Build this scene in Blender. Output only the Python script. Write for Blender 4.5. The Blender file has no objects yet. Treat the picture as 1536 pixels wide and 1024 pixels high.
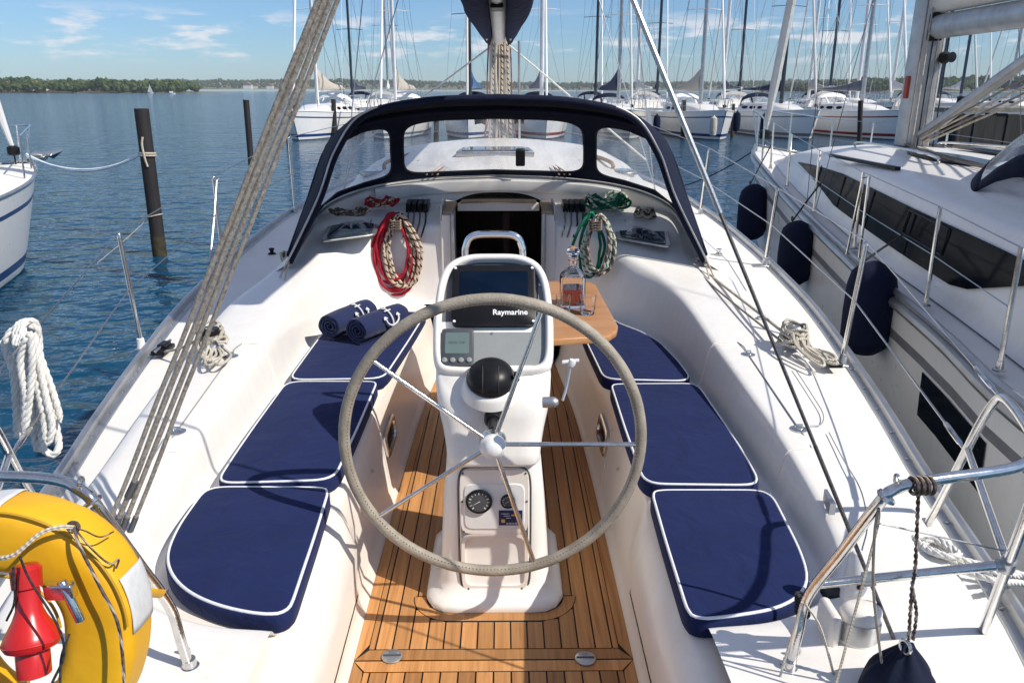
import bpy, bmesh, math, random
from mathutils import Vector, Matrix, noise as mnoise
R = math.radians
rnd = random.Random(7)
scene = bpy.context.scene
COL = scene.collection
V = Vector

# ---------------------------------------------------------------- camera numbers
CAM = V((0.04, 0.0, 1.9)); PITCH = R(17.8); YAW = R(0.606); FPX = 1170.0
FW = V((math.sin(YAW)*math.cos(PITCH), math.cos(YAW)*math.cos(PITCH), -math.sin(PITCH)))
RT = V((math.cos(YAW), -math.sin(YAW), 0)); UP = RT.cross(FW)
WATER = -0.6
def P(px, py, z=None, y=None, x=None):
    """real place of a point seen at (px, py) of the photo, given its height z (or its distance forward y, or x)"""
    d = FW + RT*((px-768.0)/FPX) + UP*((512.0-py)/FPX)
    if z is not None: t = (z-CAM.z)/d.z
    elif y is not None: t = (y-CAM.y)/d.y
    else: t = (x-CAM.x)/d.x
    return CAM + d*t

# ---------------------------------------------------------------- curve helpers
def lerp(a, b, t): return a + (b-a)*t
def cr(pts, n, closed=False):
    """Catmull-Rom through pts, n samples spaced evenly in the knot parameter"""
    pts = [V(p) for p in pts]; m = len(pts); out = []
    segs = m if closed else m-1
    for i in range(n):
        t = i/(n if closed else n-1)*segs
        k = min(int(t), segs-1); f = t-k
        if closed: p0, p1, p2, p3 = (pts[(k+j-1) % m] for j in range(4))
        else:
            p1, p2 = pts[k], pts[k+1]
            p0 = pts[k-1] if k > 0 else p1*2-p2
            p3 = pts[k+2] if k+2 < m else p2*2-p1
        out.append(0.5*((2*p1)+(p2-p0)*f+(2*p0-5*p1+4*p2-p3)*f*f+(3*p1-p0-3*p2+p3)*f*f*f))
    return out
def ip(knots, x):
    """smooth 1-D interpolation of (x, y) knots"""
    if x <= knots[0][0]: return knots[0][1]
    if x >= knots[-1][0]: return knots[-1][1]
    for i in range(len(knots)-1):
        if knots[i][0] <= x <= knots[i+1][0]:
            x0, y0 = knots[i]; x1, y1 = knots[i+1]
            def sl(j):
                if j <= 0: return (knots[1][1]-knots[0][1])/(knots[1][0]-knots[0][0])
                if j >= len(knots)-1: return (knots[-1][1]-knots[-2][1])/(knots[-1][0]-knots[-2][0])
                return (knots[j+1][1]-knots[j-1][1])/(knots[j+1][0]-knots[j-1][0])
            h = x1-x0; t = (x-x0)/h; m0 = sl(i)*h; m1 = sl(i+1)*h
            return (2*t**3-3*t**2+1)*y0+(t**3-2*t**2+t)*m0+(-2*t**3+3*t**2)*y1+(t**3-t**2)*m1
def resample(pts, n, closed=False):
    pts = [V(p) for p in pts]
    if closed: pts = pts+[pts[0]]
    L = [0]
    for a, b in zip(pts, pts[1:]): L.append(L[-1]+(b-a).length)
    out = []; k = 0
    for i in range(n):
        s = L[-1]*i/(n if closed else n-1)
        while k < len(L)-2 and L[k+1] < s: k += 1
        w = (s-L[k])/max(L[k+1]-L[k], 1e-9)
        out.append(pts[k].lerp(pts[k+1], min(max(w, 0), 1)))
    return out
def circle3(c, ax, r, n, ph=0.0):
    ax = V(ax).normalized(); a = ax.orthogonal().normalized(); b = ax.cross(a)
    return [V(c)+a*(r*math.cos(2*math.pi*i/n+ph))+b*(r*math.sin(2*math.pi*i/n+ph)) for i in range(n)]
def sag(a, b, s, n=16):
    a, b = V(a), V(b)
    return [a.lerp(b, i/(n-1))-V((0, 0, s*4*(i/(n-1))*(1-i/(n-1)))) for i in range(n)]

# ---------------------------------------------------------------- mesh builder
LOCAL = set()      # names of things whose meshes are given in their own coordinates
class MB:
    def __init__(s): s.v = []; s.f = []; s.uv = []; s.mi = []; s.cur = 0
    def add(s, verts, faces, uvs=None):
        o = len(s.v); s.v += [V(p) for p in verts]
        for k, f in enumerate(faces):
            s.f.append([i+o for i in f]); s.uv.append(uvs[k] if uvs else None); s.mi.append(s.cur)
        return s
    def grid(s, rows, closeu=False, closev=False, uv=True, cap0=False, cap1=False):
        nr, nc = len(rows), len(rows[0]); vs = [p for r in rows for p in r]; fs = []; us = []
        for i in range(nr if closev else nr-1):
            for j in range(nc if closeu else nc-1):
                i2, j2 = (i+1) % nr, (j+1) % nc
                fs.append([i*nc+j, i*nc+j2, i2*nc+j2, i2*nc+j])
                us.append([(j/nc, i/nr), ((j+1)/nc, i/nr), ((j+1)/nc, (i+1)/nr), (j/nc, (i+1)/nr)])
        if cap0: fs.append(list(range(nc))[::-1]); us.append([(0, 0)]*nc)
        if cap1: fs.append([(nr-1)*nc+j for j in range(nc)]); us.append([(0, 0)]*nc)
        return s.add(vs, fs, us)
    def tube(s, pts, r, n=10, closed=False, cap=True, flat=1.0):
        pts = [V(p) for p in pts]; m = len(pts)
        rr = r if isinstance(r, (list, tuple)) else [r]*m
        tan = []
        for i in range(m):
            if closed: t = pts[(i+1) % m]-pts[i-1]
            else: t = pts[min(i+1, m-1)]-pts[max(i-1, 0)]
            tan.append(t.normalized() if t.length > 1e-9 else V((0, 0, 1)))
        a = tan[0].orthogonal().normalized(); rings = []; fr = []
        for i in range(m):
            if i:
                q = tan[i-1].rotation_difference(tan[i]); a = q @ a
            a = (a-tan[i]*a.dot(tan[i])).normalized(); b = tan[i].cross(a)
            fr.append((a.copy(), b))
        if closed:
            q = tan[-1].rotation_difference(tan[0]); a2 = q @ fr[-1][0]
            ang = math.atan2(a2.dot(fr[0][1]), a2.dot(fr[0][0]))
            for i in range(m):
                th = -ang*i/m; a, b = fr[i]
                fr[i] = (a*math.cos(th)+b*math.sin(th), b*math.cos(th)-a*math.sin(th))
        for i in range(m):
            a, b = fr[i]
            rings.append([pts[i]+a*(rr[i]*math.cos(2*math.pi*j/n))+b*(rr[i]*flat*math.sin(2*math.pi*j/n)) for j in range(n)])
        L = [0.0]
        for i in range(m): L.append(L[-1]+(pts[(i+1) % m]-pts[i]).length)
        vs = [p for q in rings for p in q]; fs = []; us = []
        for i in range(m if closed else m-1):
            for j in range(n):
                i2, j2 = (i+1) % m, (j+1) % n
                fs.append([i*n+j, i*n+j2, i2*n+j2, i2*n+j])
                us.append([(j/n, L[i]), ((j+1)/n, L[i]), ((j+1)/n, L[i+1]), (j/n, L[i+1])])
        if cap and not closed:
            fs.append(list(range(n))[::-1]); us.append([(0, 0)]*n)
            fs.append([(m-1)*n+j for j in range(n)]); us.append([(0, 0)]*n)
        return s.add(vs, fs, us)
    def lay(s, pts, r, strands=3, pitch=None, n=6, closed=False):
        """laid (twisted) rope: strands winding round the path"""
        pitch = pitch or r*7
        L = sum((b-a).length for a, b in zip(pts, pts[1:]))
        m = max(8, int(L/(pitch/6))); pts = resample(pts, m, closed)
        tan = [(pts[min(i+1, m-1)]-pts[max(i-1, 0)]).normalized() for i in range(m)]
        a = tan[0].orthogonal().normalized(); fr = []
        for i in range(m):
            if i: a = tan[i-1].rotation_difference(tan[i]) @ a
            a = (a-tan[i]*a.dot(tan[i])).normalized(); fr.append((a.copy(), tan[i].cross(a)))
        for k in range(strands):
            q = []; d = 0.0
            for i in range(m):
                if i: d += (pts[i]-pts[i-1]).length
                th = 2*math.pi*(d/pitch+k/strands)
                q.append(pts[i]+(fr[i][0]*math.cos(th)+fr[i][1]*math.sin(th))*r*0.5)
            s.tube(q, r*0.56, n)
        return s
    def lathe(s, prof, c=(0, 0, 0), ax=(0, 0, 1), n=24, cap=True):
        ax = V(ax).normalized(); a = ax.orthogonal().normalized(); b = ax.cross(a); c = V(c)
        rings = [[c+ax*z+a*(max(r, 1e-4)*math.cos(2*math.pi*j/n))+b*(max(r, 1e-4)*math.sin(2*math.pi*j/n)) for j in range(n)] for r, z in prof]
        return s.grid(rings, closeu=True, cap0=cap, cap1=cap)
    def box(s, c, size, M=None):
        c = V(c); h = V(size)*0.5
        vs = [V((x*h.x, y*h.y, z*h.z)) for z in (-1, 1) for y in (-1, 1) for x in (-1, 1)]
        vs = [c+(M @ p if M is not None else p) for p in vs]
        return s.add(vs, [[0, 2, 3, 1], [4, 5, 7, 6], [0, 1, 5, 4], [2, 6, 7, 3], [0, 4, 6, 2], [1, 3, 7, 5]])
    def prism(s, poly, vec):
        n = len(poly); vec = V(vec)
        return s.add([V(p) for p in poly]+[V(p)+vec for p in poly], [list(range(n))[::-1], [n+i for i in range(n)]]+[[i, (i+1) % n, n+(i+1) % n, n+i] for i in range(n)])
    def sphere(s, c, r, n=16, m=10, sc=(1, 1, 1)):
        c = V(c); rows = []
        for i in range(m+1):
            t = math.pi*i/m
            rows.append([c+V((r*sc[0]*max(math.sin(t), 1e-3)*math.cos(2*math.pi*j/n), r*sc[1]*max(math.sin(t), 1e-3)*math.sin(2*math.pi*j/n), r*sc[2]*math.cos(t))) for j in range(n)])
        return s.grid(rows, closeu=True)
    def slab(s, poly, th, rnd_=0.01, dome=0.0, up=V((0, 0, 1))):
        """cushion-like slab on outline poly (list of points at its base), rounded upper rim, top domed"""
        n = len(poly); c = sum(poly, V())/n
        nor = []
        for i in range(n):
            t = poly[(i+1) % n]-poly[i-1]; q = t.cross(up).normalized(); nor.append(q)
        area = sum((poly[i]-c).cross(poly[(i+1) % n]-c).dot(up) for i in range(n))
        sg = 1 if area > 0 else -1
        def ring(ins, z): return [poly[i]-nor[i]*sg*ins+up*z for i in range(n)]
        rows = [ring(rnd_*.5, 0), ring(0, rnd_*.6), ring(0, th-rnd_)]
        for k in (1, 2, 3):
            a = k*math.pi/6; rows.append(ring(rnd_*(1-math.cos(a)), th-rnd_+rnd_*math.sin(a)))
        last = rows[-1]
        for q in (.9, .75, .5, .25, .02):
            rows.append([c+up*((last[i]-c).dot(up)+dome*(1-q*q))+(last[i]-c-up*((last[i]-c).dot(up)))*q for i in range(n)])
        return s.grid(rows, closeu=True, cap0=True, cap1=True)
    def build(s, name, mat, parent=None, smooth=True, angle=40, bevel=0, subsurf=0, solid=0, recalc=True, loc=None, weld=False):
        me = bpy.data.meshes.new(name)
        off = V((0, 0, 0))
        if parent is not None:
            p = parent
            while p is not None:
                if p.name in LOCAL: off = V((0, 0, 0)); break
                off += p.location; p = p.parent
        elif loc is not None: off = V(loc)
        else:
            xs = [p.x for p in s.v]; ys = [p.y for p in s.v]; zs = [p.z for p in s.v]
            off = V(((min(xs)+max(xs))/2, (min(ys)+max(ys))/2, min(zs)))
        me.from_pydata([tuple(p-off) for p in s.v], [], s.f)
        if any(u for u in s.uv):
            uvl = me.uv_layers.new(name='UVMap'); k = 0; flat = []
            for f, u in zip(s.f, s.uv):
                for q in (u if u else [(0, 0)]*len(f)): flat += q
            uvl.data.foreach_set('uv', flat)
        mats = mat if isinstance(mat, (list, tuple)) else [mat]
        for m in mats: me.materials.append(m)
        if len(mats) > 1: me.polygons.foreach_set('material_index', s.mi)
        if recalc or weld:
            bm = bmesh.new(); bm.from_mesh(me)
            if weld: bmesh.ops.remove_doubles(bm, verts=bm.verts, dist=1e-4)
            if recalc: bmesh.ops.recalc_face_normals(bm, faces=bm.faces)
            bm.to_mesh(me); bm.free()
        if smooth:
            me.polygons.foreach_set('use_smooth', [True]*len(me.polygons))
            if angle < 180: me.set_sharp_from_angle(angle=R(angle))
        me.update()
        o = bpy.data.objects.new(name, me); COL.objects.link(o)
        if parent is not None: o.parent = parent
        else: o.location = off
        if solid:
            m = o.modifiers.new('solid', 'SOLIDIFY'); m.thickness = solid; m.offset = 0
        if bevel:
            m = o.modifiers.new('bevel', 'BEVEL'); m.width = bevel; m.segments = 2; m.limit_method = 'ANGLE'; m.angle_limit = R(35)
            m.harden_normals = False
        if subsurf:
            m = o.modifiers.new('sub', 'SUBSURF'); m.levels = subsurf; m.render_levels = subsurf
        return o

def build_each(mb, name, mat, parent, **kw):
    """one object for every separate piece of mb"""
    par = list(range(len(mb.v)))
    def find(i):
        while par[i] != i: par[i] = par[par[i]]; i = par[i]
        return i
    for f in mb.f:
        for i in f[1:]: par[find(i)] = find(f[0])
    groups = {}
    for k, f in enumerate(mb.f): groups.setdefault(find(f[0]), []).append(k)
    out = []
    for ks in groups.values():
        m2 = MB(); mp = {}
        for k in ks:
            ff = []
            for i in mb.f[k]:
                if i not in mp: mp[i] = len(m2.v); m2.v.append(mb.v[i])
                ff.append(mp[i])
            m2.f.append(ff); m2.uv.append(mb.uv[k]); m2.mi.append(0)
        out.append(m2.build(name, mat, parent, **kw))
    return out
def tag(o, label=None, cat=None, group=None, kind=None):
    if label: o['label'] = label
    if cat: o['category'] = cat
    if group: o['group'] = group
    if kind: o['kind'] = kind
    return o
def empty(name, loc=(0, 0, 0), rz=0.0, parent=None):
    o = bpy.data.objects.new(name, None); COL.objects.link(o); o.location = loc; o.rotation_euler = (0, 0, rz)
    o.empty_display_size = 0.1
    if parent is not None: o.parent = parent
    return o
def text_mesh(body, size, M, depth=0.001, bold=0.0):
    """lettering as mesh data placed by matrix M (x along the line, y up, z out)"""
    cu = bpy.data.curves.new('lettering', 'FONT'); cu.body = body; cu.size = size; cu.extrude = depth; cu.offset = bold
    cu.align_x = 'CENTER'; cu.align_y = 'CENTER'; cu.resolution_u = 4
    t = bpy.data.objects.new('lettering_tmp', cu); COL.objects.link(t)
    dg = bpy.context.evaluated_depsgraph_get(); me = bpy.data.meshes.new_from_object(t.evaluated_get(dg))
    mb = MB(); mb.add([M @ v.co for v in me.vertices], [list(p.vertices) for p in me.polygons])
    bpy.data.objects.remove(t); bpy.data.curves.remove(cu); bpy.data.meshes.remove(me)
    return mb
def frame_matrix(o, x, y):
    x = V(x).normalized(); z = x.cross(V(y)).normalized(); y = z.cross(x)
    return Matrix(((x.x, y.x, z.x, o[0]), (x.y, y.y, z.y, o[1]), (x.z, y.z, z.z, o[2]), (0, 0, 0, 1)))

# ---------------------------------------------------------------- materials
def new_mat(name):
    m = bpy.data.materials.new(name); m.use_nodes = True; nt = m.node_tree
    return m, nt, nt.nodes['Principled BSDF']
def nd(nt, t, **kw):
    n = nt.nodes.new(t)
    for k, v in kw.items():
        if k in n.inputs.keys(): n.inputs[k].default_value = v
        else: setattr(n, k, v)
    return n
def mat(name, col, rough=.5, metal=0.0, var=.12, vscale=8.0, bump=0.0, bscale=60.0, coat=0.0, stretch=(1, 1, 1), col2=None, spec=.5, rvar=0.0, detail=4.0, ior=None):
    m, nt, b = new_mat(name); L = nt.links
    c2 = col2 or tuple(c*(1-var) for c in col)
    tc = nd(nt, 'ShaderNodeTexCoord'); mp = nd(nt, 'ShaderNodeMapping'); mp.inputs['Scale'].default_value = stretch
    L.new(tc.outputs['Object'], mp.inputs['Vector'])
    n = nd(nt, 'ShaderNodeTexNoise', Scale=vscale, Detail=detail, Roughness=.6); L.new(mp.outputs[0], n.inputs['Vector'])
    r = nd(nt, 'ShaderNodeValToRGB'); r.color_ramp.elements[0].position = .35; r.color_ramp.elements[1].position = .65
    r.color_ramp.elements[0].color = (*c2, 1); r.color_ramp.elements[1].color = (*col, 1)
    L.new(n.outputs['Fac'], r.inputs[0]); L.new(r.outputs[0], b.inputs['Base Color'])
    b.inputs['Roughness'].default_value = rough; b.inputs['Metallic'].default_value = metal
    b.inputs['Coat Weight'].default_value = coat; b.inputs['Specular IOR Level'].default_value = spec
    if ior: b.inputs['IOR'].default_value = ior
    if rvar:
        mr = nd(nt, 'ShaderNodeMapRange'); mr.inputs['To Min'].default_value = rough-rvar; mr.inputs['To Max'].default_value = rough+rvar
        L.new(n.outputs['Fac'], mr.inputs['Value']); L.new(mr.outputs[0], b.inputs['Roughness'])
    if bump:
        n2 = nd(nt, 'ShaderNodeTexNoise', Scale=bscale, Detail=3.0); L.new(mp.outputs[0], n2.inputs['Vector'])
        bp = nd(nt, 'ShaderNodeBump', Strength=bump, Distance=.01); L.new(n2.outputs['Fac'], bp.inputs['Height']); L.new(bp.outputs[0], b.inputs['Normal'])
    return m
def gelcoat(name, col, col2, rough=.3):
    """painted glass fibre: fine waviness in the gloss, faint grime in patches and runs"""
    m, nt, b = new_mat(name); L = nt.links
    tc = nd(nt, 'ShaderNodeTexCoord')
    n = nd(nt, 'ShaderNodeTexNoise', Scale=2.3, Detail=6.0, Roughness=.65); L.new(tc.outputs['Object'], n.inputs['Vector'])
    mp = nd(nt, 'ShaderNodeMapping'); mp.inputs['Scale'].default_value = (9, 9, 1.2); L.new(tc.outputs['Object'], mp.inputs['Vector'])
    n3 = nd(nt, 'ShaderNodeTexNoise', Scale=2.0, Detail=5.0, Roughness=.7); L.new(mp.outputs[0], n3.inputs['Vector'])
    ma = nd(nt, 'ShaderNodeMath', operation='MULTIPLY'); L.new(n.outputs['Fac'], ma.inputs[0]); L.new(n3.outputs['Fac'], ma.inputs[1])
    r = nd(nt, 'ShaderNodeValToRGB'); r.color_ramp.elements[0].position = .06; r.color_ramp.elements[1].position = .30
    r.color_ramp.elements[0].color = (*col2, 1); r.color_ramp.elements[1].color = (*col, 1)
    L.new(ma.outputs[0], r.inputs[0]); L.new(r.outputs[0], b.inputs['Base Color'])
    b.inputs['Coat Weight'].default_value = .25; b.inputs['Coat Roughness'].default_value = .12
    mr = nd(nt, 'ShaderNodeMapRange'); mr.inputs['To Min'].default_value = rough+.2; mr.inputs['To Max'].default_value = rough-.08
    L.new(n.outputs['Fac'], mr.inputs['Value']); L.new(mr.outputs[0], b.inputs['Roughness'])
    n2 = nd(nt, 'ShaderNodeTexNoise', Scale=260.0, Detail=2.0); L.new(tc.outputs['Object'], n2.inputs['Vector'])
    bp = nd(nt, 'ShaderNodeBump', Strength=.06, Distance=.002); L.new(n2.outputs['Fac'], bp.inputs['Height'])
    n4 = nd(nt, 'ShaderNodeTexNoise', Scale=3.5, Detail=1.0); L.new(tc.outputs['Object'], n4.inputs['Vector'])
    bp2 = nd(nt, 'ShaderNodeBump', Strength=.12, Distance=.02); L.new(n4.outputs['Fac'], bp2.inputs['Height']); L.new(bp.outputs[0], bp2.inputs['Normal'])
    L.new(bp2.outputs[0], b.inputs['Normal'])
    return m
def wood(name, c1, c2, c3, rough=.55, axis=1, scale=1.0):
    m, nt, b = new_mat(name); L = nt.links
    tc = nd(nt, 'ShaderNodeTexCoord'); mp = nd(nt, 'ShaderNodeMapping')
    sc = [55*scale]*3; sc[axis] = 2.2*scale; mp.inputs['Scale'].default_value = sc; L.new(tc.outputs['Object'], mp.inputs['Vector'])
    geo = nd(nt, 'ShaderNodeNewGeometry')
    off = nd(nt, 'ShaderNodeVectorMath', operation='SCALE'); off.inputs[0].default_value = (17, 31, 23); L.new(geo.outputs['Random Per Island'], off.inputs['Scale'])
    ad = nd(nt, 'ShaderNodeVectorMath', operation='ADD'); L.new(mp.outputs[0], ad.inputs[0]); L.new(off.outputs[0], ad.inputs[1])
    n = nd(nt, 'ShaderNodeTexNoise', Scale=1.0, Detail=6.0, Roughness=.65, Distortion=.4); L.new(ad.outputs[0], n.inputs['Vector'])
    r = nd(nt, 'ShaderNodeValToRGB'); e = r.color_ramp.elements
    e[0].position = .28; e[0].color = (*c3, 1); e[1].position = .72; e[1].color = (*c1, 1); k = e.new(.5); k.color = (*c2, 1)
    L.new(n.outputs['Fac'], r.inputs[0])
    hs = nd(nt, 'ShaderNodeHueSaturation'); mr = nd(nt, 'ShaderNodeMapRange'); mr.inputs['To Min'].default_value = .66; mr.inputs['To Max'].default_value = 1.16
    L.new(geo.outputs['Random Per Island'], mr.inputs['Value']); L.new(mr.outputs[0], hs.inputs['Value']); L.new(r.outputs[0], hs.inputs['Color'])
    L.new(hs.outputs[0], b.inputs['Base Color']); b.inputs['Roughness'].default_value = rough; b.inputs['Specular IOR Level'].default_value = .35
    bp = nd(nt, 'ShaderNodeBump', Strength=.15, Distance=.002); L.new(n.outputs['Fac'], bp.inputs['Height']); L.new(bp.outputs[0], b.inputs['Normal'])
    return m
def fabric(name, c1, c2, rough=.9, weave=900.0, sheen=.15, fold=0.25):
    m, nt, b = new_mat(name); L = nt.links
    tc = nd(nt, 'ShaderNodeTexCoord')
    n = nd(nt, 'ShaderNodeTexNoise', Scale=5.0, Detail=8.0, Roughness=.7); L.new(tc.outputs['Object'], n.inputs['Vector'])
    n0 = nd(nt, 'ShaderNodeTexNoise', Scale=weave*.35, Detail=1.0); L.new(tc.outputs['Object'], n0.inputs['Vector'])
    mx = nd(nt, 'ShaderNodeMath', operation='MULTIPLY_ADD'); mx.inputs[1].default_value = .45; L.new(n0.outputs['Fac'], mx.inputs[0]); 
    mm = nd(nt, 'ShaderNodeMath', operation='MULTIPLY'); mm.inputs[1].default_value = .55; L.new(n.outputs['Fac'], mm.inputs[0]); L.new(mm.outputs[0], mx.inputs[2])
    r = nd(nt, 'ShaderNodeValToRGB'); r.color_ramp.elements[0].position = .3; r.color_ramp.elements[1].position = .7
    r.color_ramp.elements[0].color = (*c2, 1); r.color_ramp.elements[1].color = (*c1, 1)
    L.new(mx.outputs[0], r.inputs[0]); L.new(r.outputs[0], b.inputs['Base Color'])
    b.inputs['Roughness'].default_value = rough; b.inputs['Sheen Weight'].default_value = sheen; b.inputs['Specular IOR Level'].default_value = .2
    w = nd(nt, 'ShaderNodeTexNoise', Scale=weave, Detail=1.0); L.new(tc.outputs['Object'], w.inputs['Vector'])
    bp = nd(nt, 'ShaderNodeBump', Strength=.3, Distance=.001); L.new(w.outputs['Fac'], bp.inputs['Height'])
    f = nd(nt, 'ShaderNodeTexNoise', Scale=7.0, Detail=3.0, Distortion=.8); L.new(tc.outputs['Object'], f.inputs['Vector'])
    bp2 = nd(nt, 'ShaderNodeBump', Strength=fold, Distance=.02); L.new(f.outputs['Fac'], bp2.inputs['Height']); L.new(bp.outputs[0], bp2.inputs['Normal'])
    L.new(bp2.outputs[0], b.inputs['Normal'])
    return m
def rope_mat(name, c1, c2, fleck=None, pitch=.03, rough=.85):
    """braided rope: diagonal yarns along the rope, an optional coloured fleck"""
    m, nt, b = new_mat(name); L = nt.links
    uv = nd(nt, 'ShaderNodeUVMap'); sx = nd(nt, 'ShaderNodeSeparateXYZ'); L.new(uv.outputs[0], sx.inputs[0])
    def wave(sgn, p, k):
        a = nd(nt, 'ShaderNodeMath', operation='MULTIPLY'); a.inputs[1].default_value = 2*math.pi/p; L.new(sx.outputs['Y'], a.inputs[0])
        c = nd(nt, 'ShaderNodeMath', operation='MULTIPLY_ADD'); c.inputs[1].default_value = 2*math.pi*k*sgn; L.new(sx.outputs['X'], c.inputs[0]); L.new(a.outputs[0], c.inputs[2])
        q = nd(nt, 'ShaderNodeMath', operation='SINE'); L.new(c.outputs[0], q.inputs[0]); return q
    w1 = wave(1, pitch, 2); w2 = wave(-1, pitch, 2)
    mul = nd(nt, 'ShaderNodeMath', operation='MULTIPLY'); L.new(w1.outputs[0], mul.inputs[0]); L.new(w2.outputs[0], mul.inputs[1])
    tc = nd(nt, 'ShaderNodeTexCoord'); n = nd(nt, 'ShaderNodeTexNoise', Scale=25.0, Detail=4.0); L.new(tc.outputs['Object'], n.inputs['Vector'])
    ad = nd(nt, 'ShaderNodeMath', operation='MULTIPLY_ADD'); ad.inputs[1].default_value = .18; L.new(mul.outputs[0], ad.inputs[0]); L.new(n.outputs['Fac'], ad.inputs[2])
    r = nd(nt, 'ShaderNodeValToRGB'); r.color_ramp.elements[0].position = .3; r.color_ramp.elements[1].position = .65
    r.color_ramp.elements[0].color = (*c2, 1); r.color_ramp.elements[1].color = (*c1, 1); L.new(ad.outputs[0], r.inputs[0])
    out = r.outputs[0]
    if fleck:
        w3 = wave(1, pitch*2.2, 1); g = nd(nt, 'ShaderNodeMath', operation='GREATER_THAN'); g.inputs[1].default_value = .62; L.new(w3.outputs[0], g.inputs[0])
        mix = nd(nt, 'ShaderNodeMix', data_type='RGBA'); L.new(g.outputs[0], mix.inputs[0]); L.new(out, mix.inputs[6]); mix.inputs[7].default_value = (*fleck, 1); out = mix.outputs[2]
    L.new(out, b.inputs['Base Color']); b.inputs['Roughness'].default_value = rough; b.inputs['Specular IOR Level'].default_value = .2
    bp = nd(nt, 'ShaderNodeBump', Strength=.5, Distance=.003); L.new(mul.outputs[0], bp.inputs['Height']); L.new(bp.outputs[0], b.inputs['Normal'])
    return m
def clear_plastic(name, haze=.21):
    """flexible clear window vinyl: mostly clear, milky smears, a gloss"""
    m, nt, b = new_mat(name); L = nt.links; nt.nodes.remove(b); out = nt.nodes['Material Output']
    tr = nd(nt, 'ShaderNodeBsdfTransparent'); tr.inputs[0].default_value = (.93, .94, .95, 1)
    df = nd(nt, 'ShaderNodeBsdfDiffuse'); df.inputs[0].default_value = (.8, .82, .86, 1)
    tl = nd(nt, 'ShaderNodeBsdfTranslucent'); tl.inputs[0].default_value = (.8, .82, .86, 1)
    gl = nd(nt, 'ShaderNodeBsdfGlossy', Roughness=.12); gl.inputs[0].default_value = (1, 1, 1, 1)
    tc = nd(nt, 'ShaderNodeTexCoord'); mp = nd(nt, 'ShaderNodeMapping'); mp.inputs['Scale'].default_value = (6, 6, 2.2); mp.inputs['Rotation'].default_value = (.3, .5, .2)
    L.new(tc.outputs['Object'], mp.inputs[0])
    n = nd(nt, 'ShaderNodeTexNoise', Scale=.9, Detail=5.0, Roughness=.55, Distortion=.6); L.new(mp.outputs[0], n.inputs['Vector'])
    mr = nd(nt, 'ShaderNodeMapRange'); mr.inputs['From Min'].default_value = .4; mr.inputs['From Max'].default_value = .75
    mr.inputs['To Min'].default_value = haze*.35; mr.inputs['To Max'].default_value = haze*2.6; L.new(n.outputs['Fac'], mr.inputs['Value'])
    dt = nd(nt, 'ShaderNodeMixShader'); dt.inputs[0].default_value = .5; L.new(df.outputs[0], dt.inputs[1]); L.new(tl.outputs[0], dt.inputs[2])
    m1 = nd(nt, 'ShaderNodeMixShader'); L.new(mr.outputs[0], m1.inputs[0]); L.new(tr.outputs[0], m1.inputs[1]); L.new(dt.outputs[0], m1.inputs[2])
    n5 = nd(nt, 'ShaderNodeTexNoise', Scale=.6, Detail=2.0); L.new(mp.outputs[0], n5.inputs['Vector'])
    bp = nd(nt, 'ShaderNodeBump', Strength=.35, Distance=.03); L.new(n5.outputs['Fac'], bp.inputs['Height']); L.new(bp.outputs[0], gl.inputs['Normal'])
    lw = nd(nt, 'ShaderNodeLayerWeight', Blend=.5); L.new(bp.outputs[0], lw.inputs['Normal'])
    pw = nd(nt, 'ShaderNodeMath', operation='POWER'); pw.inputs[1].default_value = 4.0; L.new(lw.outputs['Facing'], pw.inputs[0])
    fr = nd(nt, 'ShaderNodeMath', operation='MULTIPLY_ADD'); fr.inputs[1].default_value = .55; fr.inputs[2].default_value = .035; L.new(pw.outputs[0], fr.inputs[0])
    m2 = nd(nt, 'ShaderNodeMixShader'); L.new(fr.outputs[0], m2.inputs[0]); L.new(m1.outputs[0], m2.inputs[1]); L.new(gl.outputs[0], m2.inputs[2])
    L.new(m2.outputs[0], out.inputs['Surface']); return m
def glass(name, col=(1, 1, 1), rough=0.0, ior=1.45):
    m, nt, b = new_mat(name); b.inputs['Base Color'].default_value = (*col, 1); b.inputs['Transmission Weight'].default_value = 1
    b.inputs['Roughness'].default_value = rough; b.inputs['IOR'].default_value = ior; return m

M = {}
M['gel'] = gelcoat('white_gelcoat', (.81, .785, .745), (.74, .71, .66))
M['gel_nonskid'] = mat('deck_nonskid', (.81, .79, .75), .6, var=.07, vscale=3.0, bump=.25, bscale=420.0, detail=8)
M['gel_cream'] = gelcoat('cream_gelcoat', (.80, .745, .685), (.745, .685, .615))
M['hull_white'] = gelcoat('hull_white', (.82, .815, .80), (.75, .74, .715), .25)
M['hull_grey_stripe'] = mat('hull_stripe', (.22, .22, .24), .35, var=.2)
M['hull_blue_stripe'] = mat('hull_blue_stripe', (.02, .05, .18), .3, var=.2)
M['antifoul'] = mat('antifouling', (.015, .02, .035), .7, var=.4)
M['hull_navy'] = mat('navy_hull', (.02, .03, .07), .2, var=.2, coat=.4)
M['steel'] = mat('stainless_steel', (.72, .71, .69), .17, metal=1.0, var=.18, vscale=30, rvar=.06, bump=.05, bscale=160)
M['chrome'] = mat('polished_steel', (.82, .82, .82), .08, metal=1.0, var=.06)
M['alu'] = mat('anodised_aluminium', (.52, .53, .54), .38, metal=.85, var=.22, vscale=12, stretch=(1, .3, 1), rvar=.08)
M['alu_white'] = mat('painted_mast', (.78, .78, .78), .35, var=.15, vscale=3)
M['mast_grey'] = mat('weathered_mast', (.50, .51, .52), .4, metal=.6, var=.25, vscale=6)
M['mast_dark'] = mat('dark_mast', (.05, .06, .08), .45, metal=.2, var=.3)
M['teak'] = wood('teak_decking', (.56, .29, .115), (.47, .225, .08), (.33, .145, .05), .5)
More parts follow.
